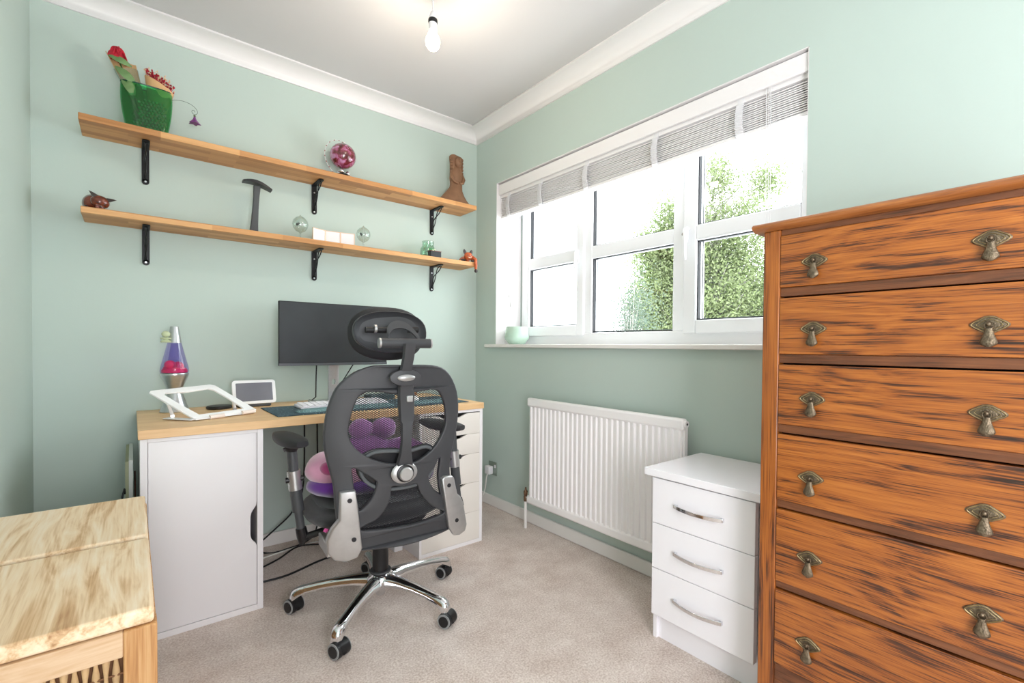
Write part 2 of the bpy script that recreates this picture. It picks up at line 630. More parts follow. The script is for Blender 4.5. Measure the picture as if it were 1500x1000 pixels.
for (ya, yb, k) in GL:
    lo = 1.115 if k == 'C' else 1.1605
    mt0, mt1 = (1.534, 1.605) if k == 'C' else ((1.531, 1.602) if k == 'L' else (1.526, 1.597))
    for z0, z1 in ((lo, mt0), (mt1, ZT - .10)):
        x0 = XG if k == 'C' else XG - .012
        g = MB()
        e = .005
        g.box((x0 - .010, ya, z0), (x0 + .012, ya - e, z1)).box((x0 - .010, yb + e, z0), (x0 + .012, yb, z1))
        g.box((x0 - .010, ya, z0), (x0 + .012, yb, z0 + e)).box((x0 - .010, ya, z1 - e), (x0 + .012, yb, z1))
        g.build('gasket', M_gasket, win)
        # double glazing: an inner spacer strip and the pane
        s_ = MB()
        s_.box((x0 + .012, ya - .012, z0 + .004), (x0 + .018, ya - .018, z1)).box((x0 + .012, ya, z0 + .004), (x0 + .018, yb, z0 + .008))
        s_.build('spacer_bar', M_alu, win)
        MB().box((x0 + .002, ya - .002, z0 + .002), (x0 + .006, yb + .002, z1 - .002)).build('pane', M_pane, win)
for (hy, hz) in ((-.775, 1.553), (-1.490, 1.553)):
    hb = MB().box((XS - .010, hy - .013, hz - .035), (XS, hy + .013, hz + .040)).build('handle_base', M_upvc, win, bevel=.004)
    lab(MB().cyl((XS - .018, hy + .004, hz + .008), (XS - .010, hy + .004, hz + .008), .010, 16).cyl((XS - .020, hy + .004, hz + .008), (XS - .018, hy + .004, hz + .008), .0065, 12).build('key_lock', M_brass, hb, smooth=40), 'small dark brass key lock')
    MB().tube([(XS - .012, hy - .012, hz + .03), (XS - .028, hy - .012, hz + .02), (XS - .034, hy - .012, hz - .02), (XS - .034, hy - .012, hz - .09), (XS - .030, hy - .012, hz - .115)], [.011, .012, .010, .008, .006], 10).build('handle', M_upvc, hb, smooth=60)
MB().box((-.034, -.150, WZ0 - .020), (XF, WY1 - .06, WZ0)).build('window_sill', M_skirt, win, bevel=.004)

# blind in the reveal
bl = thing('venetian_blind', 'white wooden slat blind pulled up in the window recess under a white pelmet', 'blind', (0, 0, 0))
MB().box((.012, WY0 - .008, 1.998), (.026, WY1 + .006, 2.064)).build('valance', M_white, bl, bevel=.003)
MB().box((.028, WY0 - .006, 1.982), (.090, WY1 + .006, 2.062)).build('headrail', M_white, bl, bevel=.002)
sl = MB()
n = 6
ring = [[(.032 + .052 * k / n, y, .0035 * math.sin(PI * k / n)) for k in range(n + 1)] + [(.032 + .052 * k / n, y, .0035 * math.sin(PI * k / n) - .0036) for k in range(n, -1, -1)] for y in (WY0 - .008, WY1 + .008)]
sl.loft([[Vector(p) for p in r] for r in ring])
s0 = sl.build('slat', M_white, bl, smooth=30, loc=(0, 0, 1.876))
for k in range(1, 13):
    c = s0.copy()
    COL.objects.link(c)
    c.location.z = 1.876 + .0081 * k
    c.location.x = .0012 * math.sin(k * 1.9)
MB().box((.030, WY0 - .008, 1.853), (.084, WY1 + .008, 1.868)).build('bottom_rail', M_white, bl, bevel=.004)
for ty in (-.335, -.642, -1.005, -1.435, -1.83):
    tp = MB()
    def strip(pts, y0, y1, th=.0015):
        tp.loft([[Vector((x - th, y0, z)), Vector((x + th, y0, z)), Vector((x + th, y1, z)), Vector((x - th, y1, z))] for x, z in pts])
    strip([(.027, 2.02), (.026, 1.985), (.024, 1.972)], ty + .012, ty - .012)
    fold = []
    for k in range(29):
        t = k / 28
        fold.append((.021 - .012 * math.sin(PI * t) + .0035 * math.cos(k * PI), 1.978 - .125 * t))
    strip(fold, ty + .016 , ty - .014)
    tp.build('ladder_tape', M_paper, bl, smooth=50)
cr = MB()
for dy, zb in ((0, 1.36), (.009, 1.36), (.016, 1.40)):
    cr.tube([(.020, -1.93 - dy, 2.0), (.016, -1.934 - dy, 1.8), (.018, -1.936 - dy, zb)], .0012, 6)
cr.each('pull_cord', M_paper, bl)
cr = MB()
for dy, zb in ((0, 1.10), (.012, 1.30)):
    cr.tube([(.070, -.285 - dy, 1.87), (.072, -.287 - dy, 1.5), (.072, -.285 - dy, zb)], .0012, 6)
cr.lathe([(.002, 0), (.006, .004), (.008, .02), (.004, .045), (.002, .05)], (.072, -.297, 1.285), 10)
cr.lathe([(.002, 0), (.006, .004), (.007, .02), (.004, .035), (.002, .04)], (.072, -.285, 1.34), 10)
cr.each('tilt_cord', M_paper, bl)

# little green bowl on the sill
bw = MB()
prof = [(.001, 0), (.046, 0), (.054, .005), (.077, .035), (.079, .045), (.068, .108), (.066, .111), (.063, .108), (.072, .047), (.050, .012), (.001, .010)]
tag(bw.lathe(prof, n=40).build('bowl', pm('mint_ceramic', (186, 214, 196), .25, coat=.4), loc=(.085, -.345, WZ0), smooth=50), 'small pale green ceramic bowl on the windowsill', 'bowl')

# ------------------------------------------------------------------ tree outside
LEAFS = [pm('birch_leaf', (108, 116, 80), .55, vary=.25, scale=2), pm('conifer_leaf', (88, 100, 88), .6, vary=.2, scale=2)]
for lm, tcol in zip(LEAFS, ((104, 128, 70), (70, 88, 70))):
    nt = lm.node_tree
    b = nt.nodes['Principled BSDF']
    tr = nt.nodes.new('ShaderNodeBsdfTranslucent')
    tr.inputs[0].default_value = s2l(tcol)
    mx = nt.nodes.new('ShaderNodeMixShader')
    mx.inputs[0].default_value = .35
    nt.links.new(b.outputs[0], mx.inputs[1])
    nt.links.new(tr.outputs[0], mx.inputs[2])
    nt.links.new(mx.outputs[0], nt.nodes['Material Output'].inputs[0])
M_bark = pm('pale_bark', (150, 146, 138), .8, vary=.3, scale=12)

def tree(name, label, base, blobs, leaf, mat, nb, dens):
    t = thing(name, label, 'tree', base)
    tr = MB()
    top = max(b[0][2] for b in blobs)
    cx = sum(b[0][0] for b in blobs) / len(blobs)
    cy = sum(b[0][1] for b in blobs) / len(blobs)
    tr.tube([(0, 0, 0), ((cx - base[0]) * .3, (cy - base[1]) * .3, (top - base[2]) * .45), (cx - base[0], cy - base[1], top - base[2])], [.16, .10, .02], 8)
    tr.build('trunk', M_bark, t, smooth=60)
    br = MB()
    verts, faces = [], []
    rng = random.Random(3)
    for (c, r, wt) in blobs:
        c = Vector(c) - Vector(base)
        for k in range(int(nb * wt)):
            d = Vector((rng.gauss(0, 1), rng.gauss(0, 1), rng.gauss(0, 1))).normalized()
            e = c + Vector((d.x * r[0], d.y * r[1], d.z * r[2])) * (rng.random() ** .45)
            s_ = Vector((cx - base[0], cy - base[1], e.z - .5 - rng.random()))
            if k % 4 == 0:
                br.tube([s_, (s_ + e) / 2 + Vector((0, 0, .12)), e], [.014, .009, .003], 4)
            for q in range(dens):
                p = e + Vector((rng.gauss(0, .13), rng.gauss(0, .13), rng.gauss(0, .14)))
                a = Vector((rng.gauss(0, 1), rng.gauss(0, 1), rng.gauss(0, 1))).normalized()
                b_ = a.orthogonal().normalized()
                b_ = (Matrix.Rotation(rng.random() * 6.28, 3, a) @ b_)
                cc = a.cross(b_)
                L = leaf * (.7 + .6 * rng.random())
                i = len(verts)
                verts += [p - b_ * L, p + cc * L * .45, p + b_ * L, p - cc * L * .45]
                faces.append((i, i + 1, i + 2, i + 3))
    br.build('branches', M_bark, t)['kind'] = 'stuff'
    me = bpy.data.meshes.new('foliage')
    me.from_pydata(verts, [], faces)
    f = put('foliage', me, mat, t)
    f['kind'] = 'stuff'
    return t
tree('birch_tree', 'tall leafy green tree with loose light crown seen through the window', (7.0, 1.6, -1.5),
     [((6.6, 2.05, 1.6), (1.1, 1.1, 1.4), 1.9), ((7.2, 1.4, 1.4), (1.0, 1.0, 1.2), 1.2), ((6.25, 2.4, .6), (.8, .8, 1.4), 1.1), ((6.9, 1.75, 3.1), (.7, .7, .8), .38), ((6.15, 2.45, 2.75), (.6, .6, .6), .34), ((6.0, 2.5, 3.35), (.4, .4, .55), .16), ((5.7, 2.78, 2.85), (.38, .38, .32), .10), ((5.95, 2.65, 1.9), (.6, .6, 1.0), .9), ((6.75, 1.95, 4.25), (.28, .28, .45), .10), ((7.35, 1.35, 4.2), (.35, .35, .4), .09), ((5.75, 2.85, 2.9), (.3, .3, .2), .05), ((7.0, 1.6, 0), (1.4, 1.4, 1.2), 1.2)],
     .030, LEAFS[0], 640, 38)
tree('conifer_tree', 'darker grey-green conifer at the left edge of the leafy tree outside', (3.26, 1.33, -1.5),
     [((3.30, 1.30, 1.40), (.22, .22, .62), .7), ((3.28, 1.32, .5), (.30, .30, .8), .8)], .014, LEAFS[1], 300, 34)

# ------------------------------------------------------------------ radiator
rad = thing('radiator', 'white ribbed panel radiator on the wall below the window', 'radiator', (0, -1.17, .15))
y0, y1 = .495, -.498      # local
rp = MB()
pts = []
N = 30
pitch = (y0 - y1 - .02) / N
ys_ = []
for k in range(N):
    ya = y0 - .01 - k * pitch
    for f, dx in ((0, 0), (.22, 0), (.34, -.008), (.66, -.008), (.78, 0)):
        ys_.append((ya - f * pitch, dx))
ys_.append((y1 + .01, 0))
front = [(-.083 + dx, y) for y, dx in ys_]
back = [(-.070, y) for y, dx in reversed(ys_)]
poly = front + back
rp.loft([[Vector((x, y, z)) for x, y in poly] for z in (.03, .555)], cap=False)
rp.build('ribbed_panel', M_rad, rad, smooth=25)
def rim(z0, z1, n_, yy0, yy1, x0=-.094):
    b = MB()
    b.box((x0, yy0, z0), (-.062, yy1, z1))
    return b.build(n_, M_rad, rad, bevel=.010, seg=3)
rim(.545, .594, 'top_rim', y0 + .004, y1 - .002)
rim(.000, .045, 'bottom_rim', y0 + .004, y1 - .002)
MB().box((-.072, y0 - .004, .02), (-.050, y1 + .004, .57)).build('back_panel', M_rad, rad)
bk = MB()
for yy in (.35, -.35):
    bk.box((-.055, yy, .40), (0, yy - .03, .52)).box((-.055, yy, .05), (0, yy - .03, .12))
bk.each('wall_bracket', M_rad, rad)
MB().cyl((-.078, y1 - .001, .572), (-.078, y1 - .010, .572), .014, 20).build('air_vent', M_rad, rad, smooth=40)
MB().cyl((-.078, y1 - .010, .572), (-.078, y1 - .0115, .572), .005, 12).build('vent_screw', M_gasket, rad)
vv = thing('radiator_valve', 'copper radiator valve with white pipe rising from the carpet', 'valve', (-.078, -.648, 0))
MB().lathe([(.009, .152), (.011, .155), (.011, .182), (.008, .186), (.011, .19), (.012, .21), (.006, .216), (.004, .232), (.001, .233)], n=16).build('valve_body', M_copper, vv, smooth=40)
MB().cyl((0, 0, .178), (0, -.028, .178), .007, 14).build('valve_tail', M_chrome, vv, smooth=40)
MB().cyl((0, 0, 0), (0, 0, .154), .0085, 16).build('pipe', M_skirt, vv, smooth=40)

# socket with plug
so = thing('wall_socket', 'brushed metal wall socket by the corner below the window wall', 'socket', (0, -.217, .2425))
MB().box((-.006, -.045, -.043), (0, .045, .043)).build('plate', pm('satin_steel', (150, 162, 152), .3, metal=.6), so, bevel=.002)
MB().box((-.010, -.036, .008), (-.006, -.022, .026)).build('switch', M_paper, so, bevel=.001)
pg = thing('power_plug', 'white plug in the metal wall socket with its white cord hanging down', 'plug', (-.006, -.200, .232))
MB().box((-.034, -.024, -.026), (0, .026, .026)).build('plug_body', M_paper, pg, bevel=.005)
MB().tube([(-.028, .0, -.024), (-.036, .0, -.05), (-.036, .010, -.11), (-.040, .025, -.16), (-.10, .06, -.222), (-.16, .04, -.228)], .0035, 8).build('cord', M_cable_w, pg, smooth=60)

# ------------------------------------------------------------------ shelves and brackets
def shelf(label, z0, z1, x0, x1):
    o = MB().box((x0, -.20, z0), (x1, -.001, z1)).build('wall_shelf', M_shelf, bevel=.002)
    return tag(o, label, 'shelf', 'oak wall shelves')
shelf('upper oak board shelf holding the green vase and the statue', 1.886, 1.912, -1.927, -.128)
shelf('lower oak board shelf holding the wooden cats and glass bulbs', 1.532, 1.557, -1.922, -.125)

def bracket_mesh(root):
    b = MB()
    b.box((-.013, -.005, -.142), (.013, 0, 0))
    b.cyl((0, -.005, -.142), (0, 0, -.142), .013, 20)
    b.build('wall_leg', M_black_metal, root, bevel=.001)
    b = MB()
    b.box((-.013, -.125, -.005), (.013, 0, 0))
    b.cyl((0, -.125, -.005), (0, -.125, 0), .013, 20)
    b.build('shelf_leg', M_black_metal, root, bevel=.001)
    b = MB()
    for sgn in (1, -1):
        pts = []
        for k in range(33):
            t = k / 32
            # arc from the front end of the shelf leg down to the foot of the wall leg
            py = -.112 * (1 - t) - .010
            pz = -.010 - .122 * t
            bow = .022 * math.sin(PI * t)
            py += bow * .6
            pz += bow * .6
            a = sgn * math.sin(t * 2 * PI) * .0115
            pts.append((sgn * math.cos(t * 2 * PI) * .003, py - a * .707, pz - a * .707))
        b.tube(pts, .0028, 8)
    b.each('scroll_brace', M_black_metal, root, smooth=60)
    b = MB()
    for z in (-.04, -.142):
        b.cyl((0, -.005, z), (0, -.0075, z), .004, 10)
    b.each('screw', M_alu, root, smooth=40)
first = None
for z, row in ((1.885, 'upper'), (1.531, 'lower')):
    for x, where in ((-1.726, 'left'), (-1.030, 'middle'), (-.335, 'right')):
        lb = 'black iron scroll bracket under the %s shelf, %s of its three' % (row, {'left': 'leftmost', 'middle': 'middle', 'right': 'rightmost'}[where])
        if first is None:
            first = thing('shelf_bracket', lb, 'bracket', (x, -.001, z), 0, 'black shelf brackets')
            bracket_mesh(first)
        else:
            c = copy_tree(first)
            c.location = (x, -.001, z)
            c['label'] = lb

# ------------------------------------------------------------------ things on the upper shelf
ZU, ZL = 1.913, 1.558
# green glass vase
va = thing('glass_vase', 'flat green glass vase with dark green cells holding flowers on the upper shelf', 'vase', (-1.722, -.105, ZU))
def vase_ring(z, t=0):
    u = z / .20
    hw = .066 + .020 * math.sin(min(1, u) * PI * .62) - t
    hd = .030 - t
    return [Vector((hw * math.copysign(abs(math.cos(a)) ** .8, math.cos(a)), hd * math.copysign(abs(math.sin(a)) ** .6, math.sin(a)), z)) for a in [2 * PI * k / 36 for k in range(36)]]
zs = [0, .004, .03, .06, .09, .12, .15, .18, .198]
va_m = MB()
va_m.loft([vase_ring(z) for z in zs] + [vase_ring(.200, .002)] + [vase_ring(z, .004) for z in reversed(zs[1:])])
M_gg = thin_glass('green_glass', (140, 226, 172), .04, .06)
va_m.build('vase_body', M_gg, va, smooth=60)
r_ = MB()
rr = vase_ring(.199, .001)
r_.tube(rr + [rr[0]], .0024, 6)
r_.build('rim', pm('dark_green_glass', (34, 74, 60), .15), va, smooth=60)
nb_ = MB()
rng = random.Random(5)
for sgn in (1, -1):
    for i in range(9):
        for j in range(11):
            x = -.045 + i * .0125 + (j % 2) * .006 + rng.uniform(-.0015, .0015)
            z = .012 + j * .0125 + rng.uniform(-.0015, .0015)
            if sgn < 0 and x < -.030 - .03 * (j < 3) and True:
                continue
            if z > .155 - .9 * max(0, -x) * 1.2:
                continue
            hw = .066 + .020 * math.sin(min(1, z / .2) * PI * .62)
            if abs(x) > hw - .012:
                continue
            yy = .030 * (max(0, 1 - (abs(x) / hw) ** 2.5)) ** .3 - .005
            nb_.ball((x, sgn * yy, z), .0056, (1, .5, 1.1), 8, 5)
nb_.build('dark_cells', pm('deep_green_beads', (10, 118, 54), .12, coat=.6), va, smooth=60)['kind'] = 'stuff'

# wrapped red rose
ro = thing('wrapped_rose', 'red rose in clear wrap and tan paper leaning out of the green vase', 'flower', (-1.757, -.105, ZU + .02))
top = Vector((-.058, 0, .285))
MB().tube([(.03, 0, 0), (-.01, 0, .14), (-.05, 0, .25)], .0028, 8).build('stem', pm('stem_green', (74, 112, 58), .6), ro, smooth=60)
bd = MB()
for k in range(9):
    a = k * 2.4
    rr_ = .010 + .0028 * k
    cpos = top + Vector((math.cos(a) * rr_ * .6, math.sin(a) * rr_ * .6, .004 - .0015 * k))
    bd.ball(cpos, .0250, (.95, .20, 1.15), 14, 10, Matrix.Rotation(a + PI / 2, 3, 'Z') @ Matrix.Rotation(-.05 - .05 * k, 3, 'X'))
bd.ball(top + Vector((0, 0, -.012)), .020, (1, 1, .7), 14, 10)
bd.build('bloom', pm('red_petals', (186, 20, 44), .6, vary=.4, scale=60), ro, smooth=60)
def leaf_mesh(b, p, d, L, wdt, n_=6, nrm=Vector((0, -1, 0))):
    p, d = Vector(p), Vector(d).normalized()
    s_ = d.cross(nrm).normalized()
    rows = []
    for k in range(n_ + 1):
        t = k / n_
        ww = wdt * math.sin(PI * min(1, t * .92 + .04)) ** .8
        c = p + d * L * t + nrm * (.012 * math.sin(PI * t))
        rows.append([c - s_ * ww, c + nrm * .004 - s_ * 0, c + s_ * ww, c - nrm * .0008])
    b.loft(rows)
lf = MB()
leaf_mesh(lf, (-.085, -.018, .262), (1, 0, -.28), .075, .013)
leaf_mesh(lf, (-.065, -.02, .225), (.75, 0, -.6), .085, .016)
leaf_mesh(lf, (-.045, -.016, .18), (.7, 0, -.9), .08, .014)
leaf_mesh(lf, (-.02, -.016, .20), (.1, 0, -1), .09, .014)
lf.build('leaf', pm('rose_leaf', (104, 136, 84), .5, vary=.2, scale=40), ro, smooth=60)
wr = MB()
def cone_sheet(b, base, axis, L, r0, r1, a0, a1, n_=14, th=.0008, skew=.0, flat=.5):
    base, axis = Vector(base), Vector(axis).normalized()
    u = axis.cross(Vector((0, 1, 0))).normalized()
    v = axis.cross(u) * flat
    rows = []
    for k in range(n_ + 1):
        a = a0 + (a1 - a0) * k / n_
        dv = u * math.cos(a) + v * math.sin(a)
        zz = L * (1 + skew * math.cos(a))
        rows.append([base + dv * r0, base + axis * zz + dv * r1, base + axis * zz + dv * (r1 + th), base + dv * (r0 + th)])
    b.loft(rows)
cone_sheet(wr, (.028, .0, .05), (-.30, 0, .9), .235, .012, .042, -2.9, .25, skew=.10)
wr.build('paper_wrap', pm('tan_paper', (214, 178, 128), .7, vary=.05, scale=30), ro, smooth=60)
cl = MB()
cone_sheet(cl, (.028, .0, .05), (-.30, 0, .9), .19, .014, .040, .2, 3.4)
cl.build('clear_wrap', M_tglass, ro, smooth=60)

# dried flowers in kraft paper
df = thing('dried_bouquet', 'bunch of dried red berries in brown kraft paper in the green vase', 'flowers', (-1.690, -.105, ZU + .02))
kp = MB()
cone_sheet(kp, (0, 0, .04), (.06, 0, 1), .166, .018, .050, 0, 6.28, 24, skew=.13, flat=.6)
kp.build('kraft_paper', pm('kraft_paper', (208, 166, 118), .75, vary=.06, scale=25), df, smooth=60)
for nm, mt, cnt, sz in (('red_berries', pm('dried_red', (164, 20, 44), .6, vary=.3, scale=80), 120, .0034), ('cream_florets', pm('dried_cream', (226, 188, 150), .7, vary=.1, scale=80), 90, .0028)):
    b = MB()
    rg = random.Random(len(nm))
    for k in range(cnt):
        a, q = rg.random() * 6.28, rg.random() ** .5 * .050
        p = Vector((0, 0, .010 if nm == 'cream_florets' else 0)) + Vector((math.cos(a) * q + .010, math.sin(a) * q * .55, .216 - math.cos(a) * q * .45 + rg.uniform(-.012, .026)))
        b.ball(p, sz, (1, 1, 1.3), 6, 4)
        if k % 3 == 0:
            b.tube([(p.x * .4, p.y * .4, .13), p], .0007, 4)
    o = b.build(nm, mt, df, smooth=60)
    o['kind'] = 'stuff'
sp = MB()
for k in range(7):
    sp.tube([(.01, 0, .17), (-.006 + k * .006, -.012, .222 + .014 * math.sin(k * 2.1))], [.0022, .0008], 5)
sp.each('red_sprig', pm('coral_red', (214, 62, 78), .6), df)

# wire hook with purple bell
wb = thing('bell_hanger', 'purple flower bell hanging from a curled wire beside the green vase', 'ornament', (-1.645, -.105, ZU))
pts = [(-.03, .0, .10), (.0, -.001, .168), (.03, -.002, .184), (.062, -.002, .184), (.088, -.002, .172), (.098, -.002, .152), (.088, -.002, .140), (.078, -.002, .146), (.078, -.002, .156), (.086, -.002, .158), (.088, -.002, .151)]
MB().tube([tuple(p) for p in smooth_pts(pts, 4, False)], .0008, 6).build('wire', pm('green_wire', (66, 84, 72), .4, metal=.6), wb)
MB().ball((.087, -.002, .134), .0045, u=10, v=8).build('cap', pm('green_cap', (92, 110, 66), .4, metal=.5), wb, smooth=60)
bp_ = MB()
rows = []
for k in range(9):
    t = k / 8
    rad_ = .004 + .015 * t ** 1.7
    rows.append([Vector((.087 + math.cos(a) * rad_ * (1 + .30 * t * math.cos(5 * a)), -.002 + math.sin(a) * rad_ * (1 + .30 * t * math.cos(5 * a)), .130 - .030 * t)) for a in [2 * PI * q / 30 for q in range(30)]])
bp_.loft(rows)
bp_.build('bell', pm('purple_enamel', (124, 62, 128), .4, vary=.2, scale=90), wb, smooth=60)

# pink glass globe with string
gl = thing('glass_globe', 'marbled pink glass ball on metal feet with a beaded white string', 'ornament', (-.914, -.105, ZU))
def marble():
    m, t, b = new_mat('pink_marbled_glass')
    tc = t.nodes.new('ShaderNodeTexCoord')
    v = t.nodes.new('ShaderNodeTexNoise')
    v.inputs['Scale'].default_value = 26
    v.inputs['Detail'].default_value = 3
    v.inputs['Distortion'].default_value = 1.2
    t.links.new(tc.outputs['Object'], v.inputs['Vector'])
    r = t.nodes.new('ShaderNodeValToRGB')
    e = r.color_ramp.elements
    e.new(.5)
    e.new(.62)
    for q, p, c in zip(e, (.36, .47, .54, .66), ((84, 22, 32), (120, 44, 54), (168, 78, 120), (190, 138, 178))):
        q.position = p
        q.color = s2l(c)
    t.links.new(v.outputs['Fac'], r.inputs[0])
    t.links.new(r.outputs[0], b.inputs['Base Color'])
    b.inputs['Roughness'].default_value = .08
    b.inputs['Coat Weight'].default_value = 1
    return m
MB().ball((0, 0, .128), .066, u=32, v=20).build('ball', marble(), gl, smooth=60)
MB().cyl((0, 0, .192), (0, 0, .200), .005, 12).build('cap', M_brass, gl, smooth=40)
ft = MB()
for a in (0, 2.1, 4.2):
    ft.ball((math.cos(a) * .026, math.sin(a) * .026, .040), .0125, u=14, v=10)
ft.each('foot', M_chrome, gl, smooth=60)
MB().lathe([(.001, 0), (.034, 0), (.036, .004), (.036, .022), (.030, .030), (.001, .030)], n=28).build('base', M_black_metal, gl, smooth=40)
sg = [(0, 0, .200), (-.018, 0, .206), (-.05, 0, .198), (-.078, 0, .172), (-.092, -.002, .135), (-.092, -.004, .10), (-.080, -.008, .062), (-.058, -.015, .03), (-.04, -.02, .004)]
pp = smooth_pts(sg, 4, False)
MB().tube([tuple(p) for p in pp], .0013, 6).build('string', M_paper, gl, smooth=60)
bb = MB()
for k in range(1, len(pp) - 2, 3):
    bb.tube([pp[k], pp[k] + (pp[k + 1] - pp[k]) * .7], .0019, 6)
bb.each('bead', pm('red_bead', (150, 62, 60), .4), gl, smooth=60)
MB().tube([(.006, 0, .204), (.016, 0, .192), (.020, 0, .188)], .0028, 8).build('ribbon', pm('pink_ribbon', (230, 208, 216), .6), gl, smooth=60)

# carved statue
M_carv = pm('brown_carved_wood', (134, 98, 72), .6, vary=.12, scale=25, bump=.25, bscale=120)
stt = thing('carved_statue', 'brown carved wooden figure with long hair and wide skirt on the upper shelf corner', 'statue', (-.225, -.105, ZU))
b = MB()
def ell(cx, cy, z, a, c, n_=28, p=1.0):
    return [Vector((cx + a * math.copysign(abs(math.cos(t)) ** p, math.cos(t)), cy + c * math.copysign(abs(math.sin(t)) ** p, math.sin(t)), z)) for t in [2 * PI * k / n_ for k in range(n_)]]
rings = [ell(-.012, 0, 0, .100, .066, p=.8), ell(-.010, 0, .012, .104, .068, p=.8), ell(-.012, 0, .035, .092, .058), ell(-.010, 0, .065, .068, .048), ell(-.004, 0, .095, .049, .038), ell(.002, 0, .112, .042, .034),
         ell(.004, 0, .135, .040, .032), ell(.003, 0, .17, .044, .034), ell(.003, 0, .20, .042, .032), ell(.003, 0, .215, .036, .028), ell(.003, 0, .225, .030, .026), ell(.003, 0, .24, .026, .024), ell(.003, 0, .25, .012, .012)]
b.loft(rings)
b.build('body', M_carv, stt, smooth=70)
b = MB()
b.ball((.004, -.024, .265), .026, (.92, .85, 1.15), 20, 14)
b.ball((.004, -.048, .262), .006, (.8, 1, 1.2), 8, 6)
b.build('head', M_carv, stt, smooth=70)
b = MB()
hr = []
for z, hw_, hd in ((.195, .041, .020), (.215, .040, .020), (.24, .039, .021), (.27, .041, .022), (.285, .043, .024), (.300, .043, .024), (.308, .036, .020)):
    hr.append([Vector((.004 + hw_ * math.copysign(abs(math.cos(t)) ** .6, math.cos(t)), .004 + hd * math.copysign(abs(math.sin(t)) ** .6, math.sin(t)), z + (.006 if math.cos(t) < -.2 and z > .28 else 0))) for t in [2 * PI * k / 28 for k in range(28)]])
b.loft(hr)
b.build('hair', M_carv, stt, smooth=70)
b = MB()
for sx in (-1, 1):
    for k in range(6):
        b.ball((.004 + sx * .037, -.004, .292 - k * .021), .0095, (1, 1.6, 1.15), 10, 8)
b.each('hair_curl', M_carv, stt, smooth=60)
b = MB()
for sx in (-1, 1):
    b.tube([(.003 + sx * .038, -.005, .20), (.003 + sx * .043, -.022, .165), (.003 + sx * .030, -.032, .140), (.003 + sx * .006, -.036, .134)], [.010, .011, .009, .008], 10)
b.each('arm', M_carv, stt, smooth=70)

# ------------------------------------------------------------------ things on the lower shelf
def cat(root, M1, M2, M3, loc_head, s, yaw_, ear_w, sleeping):
    hd = MB()
    hd.ball((0, 0, 0), .026 * s, (1.08, .92, .92), 22, 14)
    hd.ball((0, -.020 * s, -.009 * s), .011 * s, (1.25, .9, .8), 14, 10)
    h = hd.build('head', M1, root, smooth=70, loc=loc_head, rot=(R(34 if sleeping else 2), R(12) if sleeping else 0, yaw_))
    e = MB()
    for sx in (-1, 1):
        hx = [0, 1.05, 2.1, 3.14, 4.2, 5.24]
        if sleeping:
            prof = [((.012, .012), .016, .011), ((.023, .021), .013, .009), ((.034, .026), .006, .004), ((.041, .027), .001, .001)]
        else:
            prof = [((.016, .012), .012, .007), ((.021, .026), .011, .006), ((.024, .036), .007, .004), ((.025, .041), .001, .001)]
        e.loft([[Vector((sx * px * s + math.cos(a) * ra * s, .004 * s + math.sin(a) * rb * s, pz_ * s)) for a in hx] for (px, pz_), ra, rb in prof])
    e.each('ear', M2, h, smooth=50)
    f = MB()
    for sx in (-1, 1):
        f.ball((sx * .011 * s, -.0225 * s, .003 * s), .0042 * s, (1.2, .5, .7 if not sleeping else .4), 10, 6)
    f.each('eye', M2, h, smooth=50)
    MB().ball((0, -.0305 * s, -.006 * s), .0032 * s, (1.2, .7, .8), 8, 6).build('nose', M2, h, smooth=50)
    mz = MB()
    for sx in (-1, 1):
        mz.ball((sx * .006 * s, -.0265 * s, -.012 * s), .0062 * s, (1, .8, .8), 10, 8)
    mz.each('cheek', M3, h, smooth=60)
    return h
M_cat1 = pm('dark_red_lacquer_wood', (110, 50, 32), .25, vary=.35, scale=60, coat=.6)
M_cat2 = pm('black_brown_lacquer', (38, 28, 26), .3, coat=.4)
M_cat3 = pm('mauve_highlight_paint', (150, 98, 92), .3)
ct = thing('wooden_cat', 'dark brown carved cat crouching at the left end of the lower shelf', 'cat ornament', (-1.880, -.13, ZL), 0, 'carved wooden cats')
b = MB()
b.ball((-.010, .030, .032), .040, (.86, 1.5, .92), 24, 16)
b.ball((.002, -.004, .036), .026, (1, 1, .9), 18, 12)
b.build('body', M_cat1, ct, smooth=70)
b = MB()
for sx in (-1, 1):
    b.ball((sx * .022 - .006, .0, .010), .010, (1, 2.0, .95), 12, 8)
b.each('paw', M_cat2, ct, smooth=70)
b = MB()
ringp = [(.033 * math.cos(a) - .004, .004 + .006 * math.sin(a), .034 + .033 * math.sin(a)) for a in [2 * PI * k / 24 for k in range(25)]]
b.tube(ringp, .0022, 6)
b.build('collar', pm('tan_collar', (176, 158, 118), .5), ct, smooth=60)
cat(ct, M_cat1, M_cat2, M_cat3, (.012, -.030, .032), 1.05, R(16), True, True)

M_f1 = pm('orange_wood_fur', (192, 92, 48), .28, vary=.2, scale=60, coat=.5)
M_f2 = pm('charcoal_paint', (62, 54, 54), .4)
M_f3 = pm('cream_muzzle_paint', (214, 176, 150), .4)
ct = thing('wooden_cat', 'orange carved cat lying at the right end of the lower shelf with a paw dangling', 'cat ornament', (-.165, -.14, ZL), 0, 'carved wooden cats')
b = MB()
b.ball((.012, .045, .024), .028, (1.0, 1.7, .92), 24, 16)
b.tube([(.018, .0, .034), (.026, -.035, .030), (.027, -.066, .014), (.0265, -.070, -.015), (.026, -.070, -.045)], [.016, .014, .0105, .0095, .0085], 12)
b.build('body', M_f1, ct, smooth=70)
b = MB()
b.ball((-.036, -.02, .010), .0115, (1.5, 1, .9), 12, 8)
b.ball((.015, -.052, .008), .010, (1.3, 1, .8), 12, 8)
b.ball((.026, -.072, -.055), .0105, (1, 1, 1.2), 12, 8)
b.each('paw', M_f2, ct, smooth=70)
